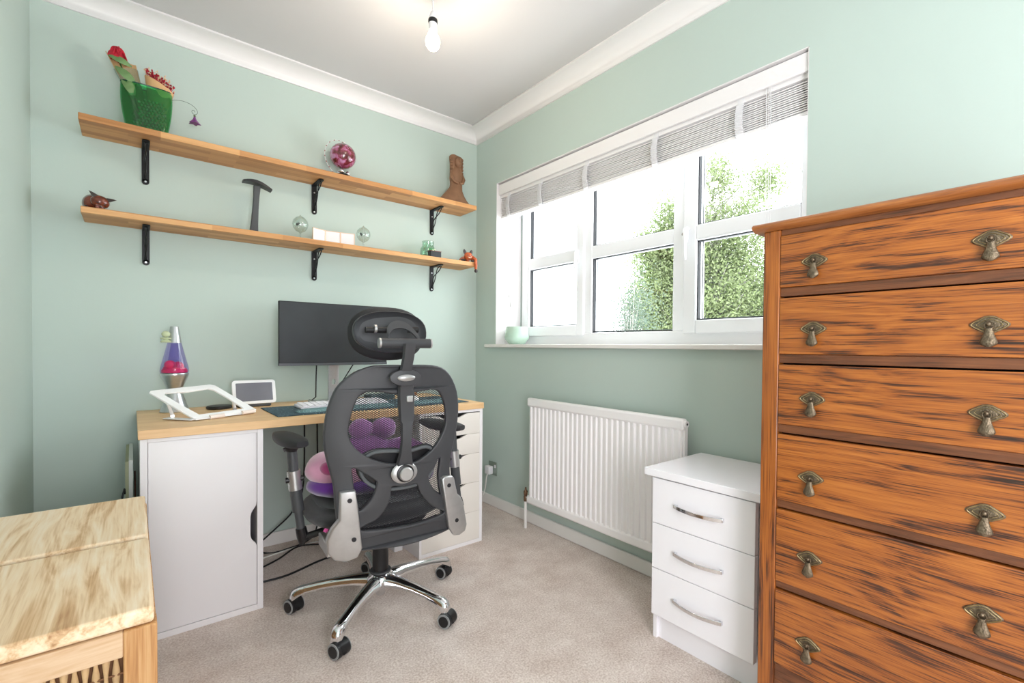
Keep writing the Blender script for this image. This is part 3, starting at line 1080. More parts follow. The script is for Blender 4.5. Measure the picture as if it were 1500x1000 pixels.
cat(ct, M_f1, M_f2, M_f3, (-.008, -.034, .038), 1.0, R(-8), False, False)

# headphone stand
hs = thing('headphone_stand', 'dark grey headphone stand with a curved top bar on the lower shelf', 'headphone stand', (-1.300, -.110, ZL))
M_hs = pm('dark_grey_plastic', (70, 72, 74), .5)
MB().lathe([(.001, 0), (.060, 0), (.062, .003), (.060, .008), (.001, .009)], n=36, sy=.75).build('base', M_blk, hs, smooth=40)
MB().loft([[Vector((sx_ * w_ - .030 + z * .06, sy_ * .010, z)) for sx_, sy_ in ((-1, -1), (1, -1), (1, 1), (-1, 1))] for z, w_ in ((.006, .018), (.05, .015), (.12, .0125), (.18, .0125), (.232, .015))]).build('stem', M_hs, hs, bevel=.003)
b = MB()
rows = []
for k in range(17):
    t = k / 16
    x = -.075 + .120 * t
    z = .232 + .022 * math.sin(PI * (.18 + .80 * t)) - .010 * t
    ww = .022 + .006 * math.sin(PI * t)
    th = .005 + .005 * math.sin(PI * t)
    rows.append([Vector((x, -ww, z - th)), Vector((x, ww, z - th)), Vector((x, ww, z + th * .4)), Vector((x, 0, z + th)), Vector((x, -ww, z + th * .4))])
b.loft(rows)
b.build('headband_rest', M_blk, hs, smooth=50)

# two light mills
def mill(label, x, rot):
    t = thing('light_mill', label, 'ornament', (x, -.105, ZL), 0, 'glass light mills')
    MB().lathe([(.001, 0), (.020, 0), (.020, .003), (.006, .006), (.003, .012), (.0028, .036), (.006, .042), (.022, .050), (.033, .066), (.037, .084), (.033, .102), (.020, .117), (.006, .124), (.002, .130), (.0005, .132)], n=32).build('bulb', M_tglass, t, smooth=60)
    MB().cyl((0, 0, .012), (0, 0, .122), .0007, 6).build('spindle', M_alu, t)
    vb, vw = MB(), MB()
    for k in range(4):
        a = rot + k * PI / 2
        u = Vector((math.cos(a), math.sin(a), 0))
        nrm = Vector((-math.sin(a), math.cos(a), 0))
        c = u * .016 + Vector((0, 0, .084))
        for off, bb_ in ((.0002, vb), (-.0006, vw)):
            q = [c + u * .0085, c + Vector((0, 0, .0085)), c - u * .0085, c - Vector((0, 0, .0085))]
            bb_.loft([[p + nrm * off for p in q], [p + nrm * (off + .0004) for p in q]])
    vb.each('black_vane', M_blk, t)
    vw.each('white_vane', M_paper, t)
mill('glass light mill bulb left of the small picture frames', -1.1235, .9)
mill('glass light mill bulb right of the small picture frames', -.8035, .25)

# folding picture frame
tf = thing('triple_photo_frame', 'folding frame of three small white panels with gold edges on the lower shelf', 'picture frame', (-.965, -.115, ZL))
zig = [(-.108, -.020), (-.040, .006), (.034, -.004), (.104, -.018)]
for k in range(3):
    p, q = Vector(zig[k] + (0,)), Vector(zig[k + 1] + (0,))
    d = q - p
    ang = math.atan2(d.y, d.x)
    fr = MB()
    L = d.length
    e = .0035
    fr.box((0, -.003, 0), (e, .003, .072)).box((L - e, -.003, 0), (L, .003, .072)).box((0, -.003, 0), (L, .003, e)).box((0, -.003, .072 - e), (L, .003, .072))
    f = fr.build('frame', pm('rose_gold_%d' % k, (214, 184, 160), .35, metal=.6), tf, loc=p, rot=(0, 0, ang))
    MB().box((e, -.0015, e), (L - e, .001, .072 - e)).build('picture', M_paper, f)

# candle jar and black box
cj = thing('candle_jar', 'green tinted glass candle jar with a green label on the lower shelf', 'jar', (-.408, -.095, ZL))
jp = [(.001, .002), (.040, 0), (.044, .004), (.047, .03), (.045, .060), (.036, .074), (.0335, .080), (.0345, .084), (.034, .100), (.036, .104), (.0345, .106), (.031, .104), (.031, .082), (.034, .074), (.042, .060), (.044, .03), (.040, .008), (.001, .006)]
MB().lathe(jp, n=36).build('glass', thin_glass('aqua_glass', (230, 245, 236), .04, .12), cj, smooth=60)
MB().lathe([(.001, .007), (.039, .007), (.041, .02), (.001, .02)], n=28).build('wax', pm('teal_wax', (74, 168, 142), .5), cj, smooth=50)
def label_mat():
    m, t, b = new_mat('green_white_label')
    tc = t.nodes.new('ShaderNodeTexCoord')
    n_ = t.nodes.new('ShaderNodeTexNoise')
    n_.inputs['Scale'].default_value = 45
    t.links.new(tc.outputs['Object'], n_.inputs['Vector'])
    r = t.nodes.new('ShaderNodeValToRGB')
    r.color_ramp.interpolation = 'CONSTANT'
    r.color_ramp.elements[0].color = s2l((66, 150, 84))
    r.color_ramp.elements[1].position = .5
    r.color_ramp.elements[1].color = s2l((228, 226, 200))
    t.links.new(n_.outputs['Fac'], r.inputs[0])
    t.links.new(r.outputs[0], b.inputs['Base Color'])
    return m
b = MB()
arc = [(-.5 + 1.0 * k / 12) - PI / 2 + .15 for k in range(13)]
b.loft([[Vector((.0478 * math.cos(a), .0478 * math.sin(a), z)) for a in arc] + [Vector((.0474 * math.cos(a), .0474 * math.sin(a), z)) for a in reversed(arc)] for z in (.028, .058)])
b.build('label', label_mat(), cj, smooth=60)
bx = thing('trinket_box', 'small black box with a red rim in front of the candle jar', 'box', (-.402, -.168, ZL), 0)
MB().box((-.034, -.018, 0), (.034, .020, .034)).build('box_body', M_blk, bx, bevel=.001)
MB().box((-.040, -.020, .034), (.036, .022, .037)).build('lid', pm('dull_red', (128, 66, 62), .5), bx, bevel=.001)

# ------------------------------------------------------------------ desk: top, cupboard, drawer unit
DT = .7345
tag(MB().box((-1.7606, -.6466, .7035), (-.3645, -.004, DT)).build('desktop', M_desk, bevel=.0015), 'long light beech desktop resting on the white cupboard and drawer unit', 'desktop')

cb = thing('cupboard', 'light grey-white cupboard with a notched door under the left of the desk', 'cabinet', (-1.572, -.64, 0))
hw, Dp, Hh = .1835, .58, .703
MB().box((-hw, 0, 0), (-hw + .020, Dp, Hh)).build('side_panel', M_lam, cb, bevel=.001)
MB().box((hw - .020, 0, 0), (hw, Dp, Hh)).build('side_panel', M_lam, cb, bevel=.001)
MB().box((-hw + .020, 0, Hh - .013), (hw - .020, Dp, Hh)).build('top_panel', M_lam, cb, bevel=.001)
MB().box((-hw + .020, 0, 0), (hw - .020, Dp, .022)).build('bottom_panel', M_lam, cb, bevel=.001)
MB().box((-hw + .020, Dp - .006, .022), (hw - .020, Dp, Hh - .013)).build('back_panel', M_lam, cb)
MB().box((-hw + .020, .03, .398), (hw - .020, Dp - .006, .412)).build('inner_shelf', M_lam, cb)
dw = hw - .0205
door = [(-dw + .002, .0245), (dw - .002, .0245), (dw - .002, .250), (dw - .006, .262), (dw - .014, .270), (dw - .020, .280), (dw - .023, .295), (dw - .023, .365), (dw - .020, .382), (dw - .013, .394), (dw - .004, .408), (dw - .002, .425), (dw - .002, .6885), (-dw + .002, .6885)]
plate('door', door, [], .018, M_lam, lambda u, v, w_: Vector((u, .012 + w_, v)), cb, .0012, 1)
pu = MB()
for k in range(4):
    pu.ball((.105 + .005 * k, .10 + .03 * k, .325 + .010 * math.sin(k * 2)), .035, (.8, .8, 1.2), 12, 8)
for v in pu.bm.verts:
    v.co += noise.noise_vector(v.co * 40) * .012
tag(pu.build('carrier_bag', pm('white_plastic_bag', (206, 200, 216), .4, vary=.2, scale=30), loc=(-1.572, -.62, .0), smooth=60), 'crumpled white bag glimpsed inside the cupboard door notch', 'bag')

du = thing('drawer_unit', 'cream white five-drawer unit under the right end of the desk', 'drawer unit', (-.5485, -.64, 0))
hw = .180
for x0, x1 in ((-hw, -hw + .012), (hw - .017, hw)):
    MB().box((x0, 0, 0), (x1, Dp, Hh)).build('side_panel', M_satin, du, bevel=.001)
MB().box((-hw + .012, 0, Hh - .013), (hw - .017, Dp, Hh)).build('top_panel', M_satin, du)
MB().box((-hw + .012, 0, 0), (hw - .017, Dp, .018)).build('bottom_panel', M_satin, du)
MB().box((-hw + .012, Dp - .005, .018), (hw - .017, Dp, Hh - .013)).build('back_panel', M_satin, du)
zz = [.0195, .168, .3215, .4735, .577, .6865]
for k in range(5):
    za, zb = zz[k], zz[k + 1] - .003
    l, r = -hw + .013, hw - .018
    cut = .020
    out = [(l, za), (r, za), (r, zb), (.092, zb), (.078, zb - .003), (.062, zb - .010), (.046, zb - cut + .003), (.030, zb - cut), (-.030, zb - cut), (-.046, zb - cut + .003), (-.062, zb - .010), (-.078, zb - .003), (-.092, zb), (l, zb)]
    d = plate('drawer', out, [], .016, M_cream, lambda u, v, w_: Vector((u, .009 + w_, v)), du, .001, 1)
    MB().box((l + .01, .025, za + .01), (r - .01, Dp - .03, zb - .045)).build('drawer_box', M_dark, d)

# leaning whiteboard left of the cupboard
wbp = thing('whiteboard', 'thin white framed board standing on edge left of the cupboard', 'board', (-1.785, -.44, 0))
MB().box((0, 0, 0), (.012, .40, .600)).build('panel', pm('board_grey_white', (205, 208, 204), .4), wbp, bevel=.001)
MB().box((-.010, .0, 0), (0, .40, .596)).build('backing', pm('olive_board', (158, 162, 132), .7), wbp)
tag(MB().box((-1.770, -.30, 0), (-1.7645, -.10, .49)).build('brown_board', pm('brown_card', (112, 76, 60), .7)), 'narrow brown board between the whiteboard and the cupboard', 'board')
tag(MB().tube([(-1.800, -.46, 0), (-1.806, -.47, .35), (-1.803, -.46, .475), (-1.797, -.45, .50), (-1.796, -.44, .48)], .003, 8).build('hooked_cable', M_cable_b, smooth=60), 'thin black cable end curling up beside the whiteboard', 'cable')

# ------------------------------------------------------------------ things on the desk
DZ = DT + .0005
mo = thing('monitor', 'black widescreen monitor on a silver stand on the desk', 'monitor', (-.977, -.155, DZ))
MB().box((-.266, -.052, .193), (.266, -.032, .506)).build('housing', M_blk, mo, bevel=.003)
MB().box((-.262, -.0535, .209), (.262, -.0515, .502)).build('screen', M_screen, mo)
lab(MB().box((-.266, -.0545, .193), (.266, -.050, .206)).build('chin', pm('dark_grey_chin', (92, 94, 98), .4, metal=.4), mo, bevel=.001), 'grey strip below the screen')
MB().box((-.10, -.034, .25), (.10, -.012, .42)).build('rear_bulge', M_blk, mo, bevel=.008)
pst = plate('stand_post', [(-.024, .008), (.024, .008), (.024, .30), (-.024, .30)], [[(-.008, .09), (.008, .09), (.010, .105), (.008, .12), (-.008, .12), (-.010, .105)]], .014, M_alu, lambda u, v, w_: Vector((u, .0 + w_, v)), mo, .002, 1)
MB().box((-.105, -.12, 0), (.105, .075, .008)).build('stand_base', M_alu, mo, bevel=.002)
cbm = MB()
cbm.tube([(-.090, -.028, .20), (-.088, -.012, .12), (-.086, .0, .03), (-.083, .09, .004), (-.083, .130, .003)], .003, 8)
cbm.tube([(.12, -.012, .23), (.08, .03, .14), (.036, .05, .06), (.02, .09, .01), (.02, .13, .003)], .003, 8)
cbm.each('cable', M_cable_b, mo, smooth=60)

# lava lamp
lv = thing('lava_lamp', 'silver lava lamp with purple liquid and pink wax on the desk', 'lava lamp', (-1.634, -.135, DZ))
MB().lathe([(.001, 0), (.052, 0), (.053, .004), (.050, .010), (.026, .084), (.025, .092), (.027, .098), (.0485, .155), (.051, .163), (.050, .168), (.001, .168)], n=40).build('base', M_alu, lv, smooth=40)
MB().lathe([(.001, .169), (.049, .169), (.0515, .176), (.0500, .190), (.0245, .300), (.001, .300)], n=40).build('liquid', thin_glass('violet_liquid', (226, 219, 248), .03, .05), lv, smooth=50)
MB().lathe([(.001, .170), (.030, .172), (.028, .19), (.012, .296), (.001, .297)], n=24).build('liquid_core', thin_glass('violet_core', (226, 219, 248), .2, .0), lv, smooth=50)
wx = MB()
wx.lathe([(.001, .1705), (.046, .1705), (.0465, .180), (.040, .190), (.001, .196)], n=32)
wx.ball((-.016, -.008, .203), .021, u=20, v=14)
wx.ball((.012, .004, .196), .022, u=20, v=14)
wx.ball((-.028, .0, .190), .012, (1, 1, .9), 14, 10)
mw = pm('hot_pink_wax', (250, 24, 92), .4)
mw.node_tree.nodes['Principled BSDF'].inputs['Subsurface Weight'].default_value = .2
wx.build('wax', mw, lv, smooth=60)
MB().lathe([(.001, .300), (.0255, .300), (.0245, .304), (.0155, .365), (.014, .370), (.001, .370)], n=32).build('cap', M_alu, lv, smooth=40)
fg = thing('octopus_figure', 'tiny pale green toy clinging to the top of the lava lamp', 'toy', (-1.664, -.150, DZ + .302))
b = MB()
b.ball((0, 0, .034), .0145, (1.05, .95, .95), 18, 12)
b.lathe([(.001, .004), (.010, .006), (.009, .016), (.013, .020), (.020, .018), (.018, .013), (.011, .012)], n=18, sy=.8)
b.lathe([(.001, .0), (.017, -.002), (.020, .002), (.014, .008), (.001, .010)], n=18, sy=.8)
b.build('figure', pm('glow_green_vinyl', (196, 206, 168), .5), fg, smooth=60)

# laptop stand
ls = thing('laptop_stand', 'white folding metal laptop stand at the left end of the desk', 'laptop stand', (-1.545, -.375, DZ))
M_ls = pm('white_metal', (240, 240, 240), .35)
# tilted open frame: low edge toward the room, high edge toward the wall
p00, p10 = Vector((-.045, -.125, .012)), Vector((.150, .095, .020))   # front lower edge ends
p01, p11 = Vector((-.200, .075, .108)), Vector((.010, .185, .112))
fl, fr_ = Vector((-.048, -.125, .006)), Vector((.178, -.020, .010))
bl_, brr = Vector((-.185, .020, .108)), Vector((.036, .125, .118))
def lerp(u, v):
    return (fl * (1 - u) + fr_ * u) * (1 - v) + (bl_ * (1 - u) + brr * u) * v
nrm = (fr_ - fl).cross(bl_ - fl).normalized()
outer = [(0.04, 0), (.5, 0), (.96, 0), (1, .03), (1, .5), (1, .95), (.95, 1), (.5, 1), (.05, 1), (0, .95), (0, .5), (0, .03)]
inner = [(.13, .10), (.5, .10), (.86, .10), (.885, .5), (.885, .83), (.83, .89), (.5, .86), (.17, .89), (.12, .83), (.115, .5)]
plate('top_frame', [(u * .25, v * .22) for u, v in outer], [[(u * .25, v * .22) for u, v in inner]], .007, M_ls, lambda u, v, w_: lerp(u / .25, v / .22) + nrm * w_, ls, .0015, 1)
b = MB()
for u0, u1 in ((.20, .42), (.72, .92)):
    a_, c_ = lerp(u0, -.03), lerp(u1, -.03)
    b.tube([a_ + Vector((0, 0, .004)), c_ + Vector((0, 0, .004))], .009, 8)
b.each('lip', pm('pale_pink_rubber', (232, 220, 212), .6), ls, smooth=60)
basep = [Vector((-.050, -.120, .003)), Vector((.165, -.015, .003)), Vector((.110, .090, .003)), Vector((-.130, -.015, .003))]
bb_ = MB()
for a_, c_ in ((0, 1), (1, 2), (3, 0)):
    P_, Q_ = basep[a_], basep[c_]
    dd = (Q_ - P_).normalized()
    sd = Vector((-dd.y, dd.x, 0)) * .013
    bb_.loft([[P_ - sd, P_ + sd, P_ + sd + Vector((0, 0, .004)), P_ - sd + Vector((0, 0, .004))], [Q_ - sd, Q_ + sd, Q_ + sd + Vector((0, 0, .004)), Q_ - sd + Vector((0, 0, .004))]])
bb_.build('foot_frame', M_ls, ls, bevel=.0008)
for q0, q1, nm in ((basep[3] + Vector((.02, .0, .010)), lerp(.0, .55), 0), (basep[2] + Vector((-.0, -.02, .010)), lerp(1, .55), 1)):
    st = MB().tube([q0, q1], .006, 8).build('strut', M_ls, ls, smooth=60)
    MB().cyl(q0 + Vector((0, -.008, 0)), q0 + Vector((0, .008, 0)), .007, 16).build('pivot', M_alu, st, smooth=40)

# charging puck
pk = thing('charging_puck', 'black round charging pad behind the laptop stand', 'charger', (-1.472, -.13, DZ))
MB().lathe([(.001, 0), (.046, 0), (.050, .004), (.050, .010), (.046, .014), (.001, .015)], n=36).build('pad', M_blk, pk, smooth=40)
# smart display
sd = thing('smart_display', 'white framed smart display with a grey screen on the desk', 'smart display', (-1.334, -.135, DZ), R(4))
tilt = Matrix.Rotation(R(-14), 4, 'X')
def tl(u, v, w_):
    return tilt @ Vector((u, w_, v)) + Vector((0, -.02, .016))
def rrect(x0, x1, z0, z1, r):
    o_ = []
    for cx, cz, a0 in ((x1 - r, z1 - r, 0), (x0 + r, z1 - r, 90), (x0 + r, z0 + r, 180), (x1 - r, z0 + r, 270)):
        for k in range(5):
            a = R(a0 + k * 22.5)
            o_.append((cx + r * math.cos(a), cz + r * math.sin(a)))
    return o_
plate('bezel', rrect(-.089, .089, 0, .110, .012), [], .010, M_ls, tl, sd, .002, 1)
plate('screen', rrect(-.076, .076, .012, .098, .002), [], .002, M_grey_screen, lambda u, v, w_: tl(u, v, w_ - .0055), sd, .0003, 1)
MB().box((-.070, -.020, 0), (.070, .055, .014)).build('foot', M_hs, sd, bevel=.005)

# desk mat, keyboard, wrist rests, mouse, bits
def contour_mat(name, base, line, sc=9):
    m, t, b = new_mat(name)
    tc = t.nodes.new('ShaderNodeTexCoord')
    n_ = t.nodes.new('ShaderNodeTexNoise')
    n_.inputs['Scale'].default_value = sc
    n_.inputs['Detail'].default_value = .5
    t.links.new(tc.outputs['Object'], n_.inputs['Vector'])
    mu = t.nodes.new('ShaderNodeMath')
    mu.operation = 'MULTIPLY'
    mu.inputs[1].default_value = 16
    fr = t.nodes.new('ShaderNodeMath')
    fr.operation = 'FRACT'
    r = t.nodes.new('ShaderNodeValToRGB')
    r.color_ramp.interpolation = 'CONSTANT'
    r.color_ramp.elements[0].color = s2l(line)
    r.color_ramp.elements[1].position = .10
    r.color_ramp.elements[1].color = s2l(base)
    t.links.new(n_.outputs['Fac'], mu.inputs[0])
    t.links.new(mu.outputs[0], fr.inputs[0])
    t.links.new(fr.outputs[0], r.inputs[0])
    t.links.new(r.outputs[0], b.inputs['Base Color'])
    b.inputs['Roughness'].default_value = .7
    return m
M_mat = contour_mat('teal_contour_mat', (46, 72, 84), (120, 152, 160))
M_rest = contour_mat('teal_contour_gel', (104, 138, 142), (146, 176, 178))
tag(MB().box((-1.325, -.585, DZ), (-.42, -.235, DZ + .003)).build('desk_mat', M_mat, bevel=.001), 'large dark teal desk mat printed with thin contour lines', 'desk mat')
def rest(label, x0, x1, y, hh=.013):
    b = MB()
    rows = []
    for k in range(25):
        t = k / 24
        x = x0 + (x1 - x0) * t
        e = min(1, math.sin(PI * t) * 4) ** .6 if 0 < t < 1 else .05
        ww = .042 * (.55 + .45 * e)
        h_ = max(.004, hh * e)
        rows.append([Vector((x, y - ww * math.cos(a), h_ * math.sin(a))) for a in [PI * q / 10 for q in range(11)]])
    b.loft(rows)
    return tag(b.build('wrist_rest', M_rest, loc=(0, 0, DZ + .0035), smooth=70), label, 'wrist rest', 'teal wrist rests')
rest('teal wrist rest in front of the keyboard, left part of the desk mat', -1.235, -.80, -.500)
rest('smaller teal wrist rest in front of the mouse, right part of the desk mat', -.72, -.53, -.500)
kb = thing('keyboard', 'white keyboard behind the long teal wrist rest', 'keyboard', (-.99, -.345, DZ + .0035))
MB().loft([[Vector((x, -.06, 0)), Vector((x, .06, 0)), Vector((x, .06, .014)), Vector((x, -.06, .008))] for x in (-.205, .205)]).build('case', pm('white_keyboard', (232, 228, 236), .4), kb, bevel=.002)
km = MB()
for r_k in range(5):
    for c_k in range(15):
        x, y = -.192 + c_k * .0262, -.046 + r_k * .0225
        km.box((x, y, .009 + r_k * .001), (x + .0215, y + .0185, .0145 + r_k * .0012))
km.build('keys', pm('white_keys', (240, 238, 242), .4), kb, bevel=.001)['kind'] = 'stuff'
ms = thing('mouse', 'white mouse on the desk mat behind the small wrist rest', 'mouse', (-.640, -.375, DZ + .0035))
b = MB()
b.ball((0, 0, .002), .032, (.95, 1.6, .95), 20, 14)
for v in b.bm.verts:
    v.co.z = max(0, v.co.z)
b.build('shell', M_ls, ms, smooth=60)
MB().cyl((-.003, -.028, .028), (.003, -.028, .028), .006, 12).build('wheel', M_hs, ms)
ph = thing('pen_holder', 'brown wooden desk holder with a yellow pencil behind the chair back', 'pen holder', (-.545, -.15, DZ))
MB().lathe([(.001, 0), (.036, 0), (.038, .005), (.036, .05), (.033, .05), (.033, .006), (.001, .006)], n=24).build('cup', pm('brown_holder', (150, 98, 56), .5, vary=.2, scale=40), ph, smooth=40)
lab(MB().tube([(.0, 0, .006), (.004, .0, .165), (.0042, 0, .172)], [.0035, .0035, .0005], 6).build('pencil', pm('yellow_pencil', (226, 178, 72), .4), ph), 'yellow pencil')
tag(MB().box((-.79, -.20, DZ), (-.66, -.08, DZ + .022)).build('notebook', pm('dark_teal_book', (60, 84, 92), .6), bevel=.002), 'small dark notebook at the back of the desk behind the chair', 'notebook')

# ------------------------------------------------------------------ cables and power strip on the floor
def floor_cable(name, label, pts, r, mat):
    return tag(MB().tube([tuple(p) for p in smooth_pts(pts, 5, False)], r, 8).build(name, mat, smooth=60), label, 'cable', 'cables under the desk')
floor_cable('cable', 'black cable rising from floor to desk beside the cupboard', [(-1.37, -.05, .16), (-1.34, -.06, .13), (-1.30, -.07, .06), (-1.29, -.09, .006), (-1.20, -.12, .005), (-1.05, -.10, .05), (-1.02, -.03, .30), (-1.02, -.02, .70)], .004, M_cable_b)
floor_cable('cable', 'black cable looping over the carpet from the wall to the chair', [(-1.38, -.30, .006), (-1.25, -.22, .006), (-1.15, -.16, .02), (-1.05, -.16, .006), (-.95, -.24, .006), (-.80, -.30, .01)], .004, M_cable_b)
floor_cable('cable', 'black straight cable on the carpet nearest the room', [(-1.37, -.42, .006), (-1.25, -.42, .006), (-1.10, -.36, .006), (-.95, -.34, .006), (-.80, -.36, .01)], .0045, M_cable_b)
floor_cable('cable', 'white cable running across the carpet under the desk', [(-1.36, -.18, .006), (-1.22, -.14, .006), (-1.05, -.12, .006), (-.90, -.22, .006), (-.80, -.34, .012)], .0035, M_cable_w)
floor_cable('cable', 'black cable arching from the wall down over the other cables', [(-1.36, -.10, .02), (-1.24, -.06, .09), (-1.14, -.04, .17), (-1.09, -.03, .30), (-1.085, -.03, .70)], .004, M_cable_b)
ps = thing('power_strip', 'white power strip on the carpet next to the drawer unit', 'power strip', (-.765, -.44, 0))
MB().box((-.022, -.05, 0), (.022, .26, .038)).build('housing', M_paper, ps, bevel=.004)
MB().box((-.014, .05, .038), (.014, .09, .062)).build('plug', M_paper, ps, bevel=.004)

# ------------------------------------------------------------------ office chair
ch = thing('office_chair', 'black mesh office chair with headrest and five-star chrome base at the desk', 'office chair', (-1.03, -.912, 0), R(-6.3))
def ys(x, z, off=0):
    return -.235 - .09 * (z - .35) + .55 * (x + .01) ** 2 + off
OUT = [(0.002, 0.958), (-0.055, 0.959), (-0.106, 0.957), (-0.135, 0.949), (-0.164, 0.936), (-0.192, 0.913), (-0.208, 0.896), (-0.22, 0.874), (-0.237, 0.821), (-0.244, 0.767), (-0.246, 0.725), (-0.241, 0.682), (-0.231, 0.636), (-0.219, 0.591), (-0.212, 0.546), (-0.203, 0.452), (-0.187, 0.366), (-0.159, 0.338), (-0.133, 0.337), (-0.012, 0.325), (0.064, 0.324), (0.135, 0.329), (0.196, 0.337), (0.214, 0.345), (0.213, 0.404), (0.199, 0.476), (0.185, 0.538), (0.181, 0.573), (0.184, 0.614), (0.193, 0.663), (0.203, 0.716), (0.208, 0.762), (0.208, 0.811), (0.198, 0.862), (0.179, 0.903), (0.159, 0.929), (0.133, 0.947), (0.094, 0.956), (0.045, 0.958)]
UPH = [(-0.135, 0.878), (-0.115, 0.883), (-0.062, 0.876), (-0.025, 0.868), (0.033, 0.873), (0.094, 0.88), (0.125, 0.874), (0.144, 0.853), (0.16, 0.816), (0.166, 0.774), (0.164, 0.733), (0.143, 0.687), (0.109, 0.647), (0.063, 0.619), (0.034, 0.613), (-0.017, 0.615), (-0.054, 0.621), (-0.108, 0.643), (-0.15, 0.673), (-0.173, 0.704), (-0.184, 0.735), (-0.184, 0.764), (-0.176, 0.807), (-0.161, 0.854), (-0.148, 0.871)]
LLH = [(-0.172, 0.62), (-0.16, 0.628), (-0.145, 0.619), (-0.116, 0.598), (-0.083, 0.571), (-0.081, 0.558), (-0.086, 0.534), (-0.095, 0.51), (-0.118, 0.482), (-0.143, 0.466), (-0.15, 0.503), (-0.162, 0.544), (-0.168, 0.588)]
MIH = [(-0.042, 0.544), (-0.019, 0.546), (0.01, 0.541), (0.056, 0.544), (0.07, 0.513), (0.093, 0.476), (0.13, 0.439), (0.17, 0.417), (0.171, 0.397), (0.11, 0.387), (0.048, 0.383), (-0.014, 0.385), (-0.084, 0.39), (-0.133, 0.397), (-0.139, 0.417), (-0.09, 0.436), (-0.072, 0.453), (-0.055, 0.476), (-0.044, 0.509)]
LRH = [(0.131, 0.621), (0.144, 0.625), (0.149, 0.618), (0.147, 0.59), (0.144, 0.561), (0.149, 0.513), (0.158, 0.47), (0.128, 0.49), (0.11, 0.513), (0.099, 0.532), (0.091, 0.566), (0.114, 0.587), (0.127, 0.609)]
plate('back_frame', OUT, [UPH, LLH, MIH, LRH], .022, M_frame, lambda u, v, w_: Vector((u, ys(u, v) + w_, v)), ch, .006, 2)
# woven mesh stretched on the front of the frame
def mesh_part(x0, x1, z0, z1, name, off, ins):
    b = MB()
    p = .0062
    w_ = .0009
    def inside(x, z):
        # ray cast against the outer outline
        c = False
        for i in range(len(OUT)):
            xa, za = OUT[i]
            xb, zb = OUT[i - 1]
            if (za > z) != (zb > z) and x < (xb - xa) * (z - za) / (zb - za) + xa:
                c = not c
        return c
    # two families of diagonal yarns plus faint horizontal ones
    for dx, dz in ((1, .62), (1, -.62)):
        L = math.hypot(dx, dz)
        ux, uz = dx / L, dz / L
        nx, nz = -uz, ux
        for k in range(-90, 91):
            cx, cz = -.02 + nx * k * p, (z0 + z1) / 2 + nz * k * p
            run = []
            s_ = -.5
            while s_ <= .5:
                x, z = cx + ux * s_, cz + uz * s_
                ok = x0 < x < x1 and z0 < z < z1 and inside(x * 1.06 + .001, z)
                if ok:
                    run.append((x, z))
                if (not ok or s_ + .02 > .5) and len(run) > 1:
                    vs_ = [[b.bm.verts.new((x + nx * w_ * q, ys(x, z, off), z + nz * w_ * q)) for q in (-1, 1)] for x, z in run]
                    for i in range(len(vs_) - 1):
                        b.bm.faces.new((vs_[i][0], vs_[i][1], vs_[i + 1][1], vs_[i + 1][0]))
                if not ok:
                    run = []
                s_ += .02
    o = b.build(name, M_meshf, ch)
    o['kind'] = 'stuff'
mesh_part(-.3, .3, .36, .945, 'back_mesh', .018, 0)
# lumbar pad
LUM = [(-0.142, 0.640), (-0.120, 0.662), (-0.085, 0.672), (-0.025, 0.668), (0.008, 0.660), (0.040, 0.664), (0.094, 0.670), (0.126, 0.645), (0.128, 0.60), (0.104, 0.555), (0.055, 0.535), (-0.02, 0.533), (-0.07, 0.54), (-0.115, 0.565), (-0.14, 0.60)]
plate('lumbar_pad', LUM, [], .016, M_blk, lambda u, v, w_: Vector((u, ys(u, v, .016) + w_ * .6 - .0, v)), ch, .006, 3, 60)
lr = MB()
pts = [Vector((u * .96, ys(u, v, .004), v - .004)) for u, v in smooth_pts(LUM, 3)]
pts.append(pts[0])
lr.tube(pts, .0065, 8)
lr.build('lumbar_rim', M_lumb, ch, smooth=60)
# spine stem
stem = [(-.004, 1.036, .021, -.055), (-.006, .99, .020, -.050), (-.008, .94, .0205, -.030), (0, .86, .030, -.024), (.005, .772, .027, -.022), (.005, .765, .0215, -.024), (.003, .70, .019, -.030), (.002, .66, .022, -.030), (.003, .622, .030, -.022), (.003, .60, .036, -.018)]
b = MB()
rows = []
for cx, z, hw_, off in stem:
    y = ys(0, z, off)
    rows.append([Vector((cx - hw_, y + .006, z)), Vector((cx - hw_ * .8, y - .007, z)), Vector((cx + hw_ * .8, y - .007, z)), Vector((cx + hw_, y + .006, z))])
b.loft(rows)
b.build('spine', M_frame, ch, smooth=35)
# collar with emblem
yb_ = ys(0, .922, -.034)
b = MB()
b.lathe([(.001, -.007), (.040, -.006), (.047, 0), (.045, .006), (.001, .012)], n=36)
col_ = b.build('height_collar', M_frame, ch, smooth=50, loc=(-.010, yb_, .922), rot=(R(90), 0, 0))
for v in col_.data.vertices:
    v.co.y *= .60
    v.co.x *= 1.15
b = MB()
b.lathe([(.001, .004), (.0285, .005), (.030, .008), (.027, .011), (.001, .012)], n=36)
em = b.build('emblem_plate', M_silver, col_, smooth=50, loc=(0, 0, .004))
for v in em.data.vertices:
    v.co.y *= .38
MB().box((-.003, ys(0, .85, -.037), .838), (.019, ys(0, .85, -.028), .860)).build('push_button', M_silver, ch, bevel=.003)
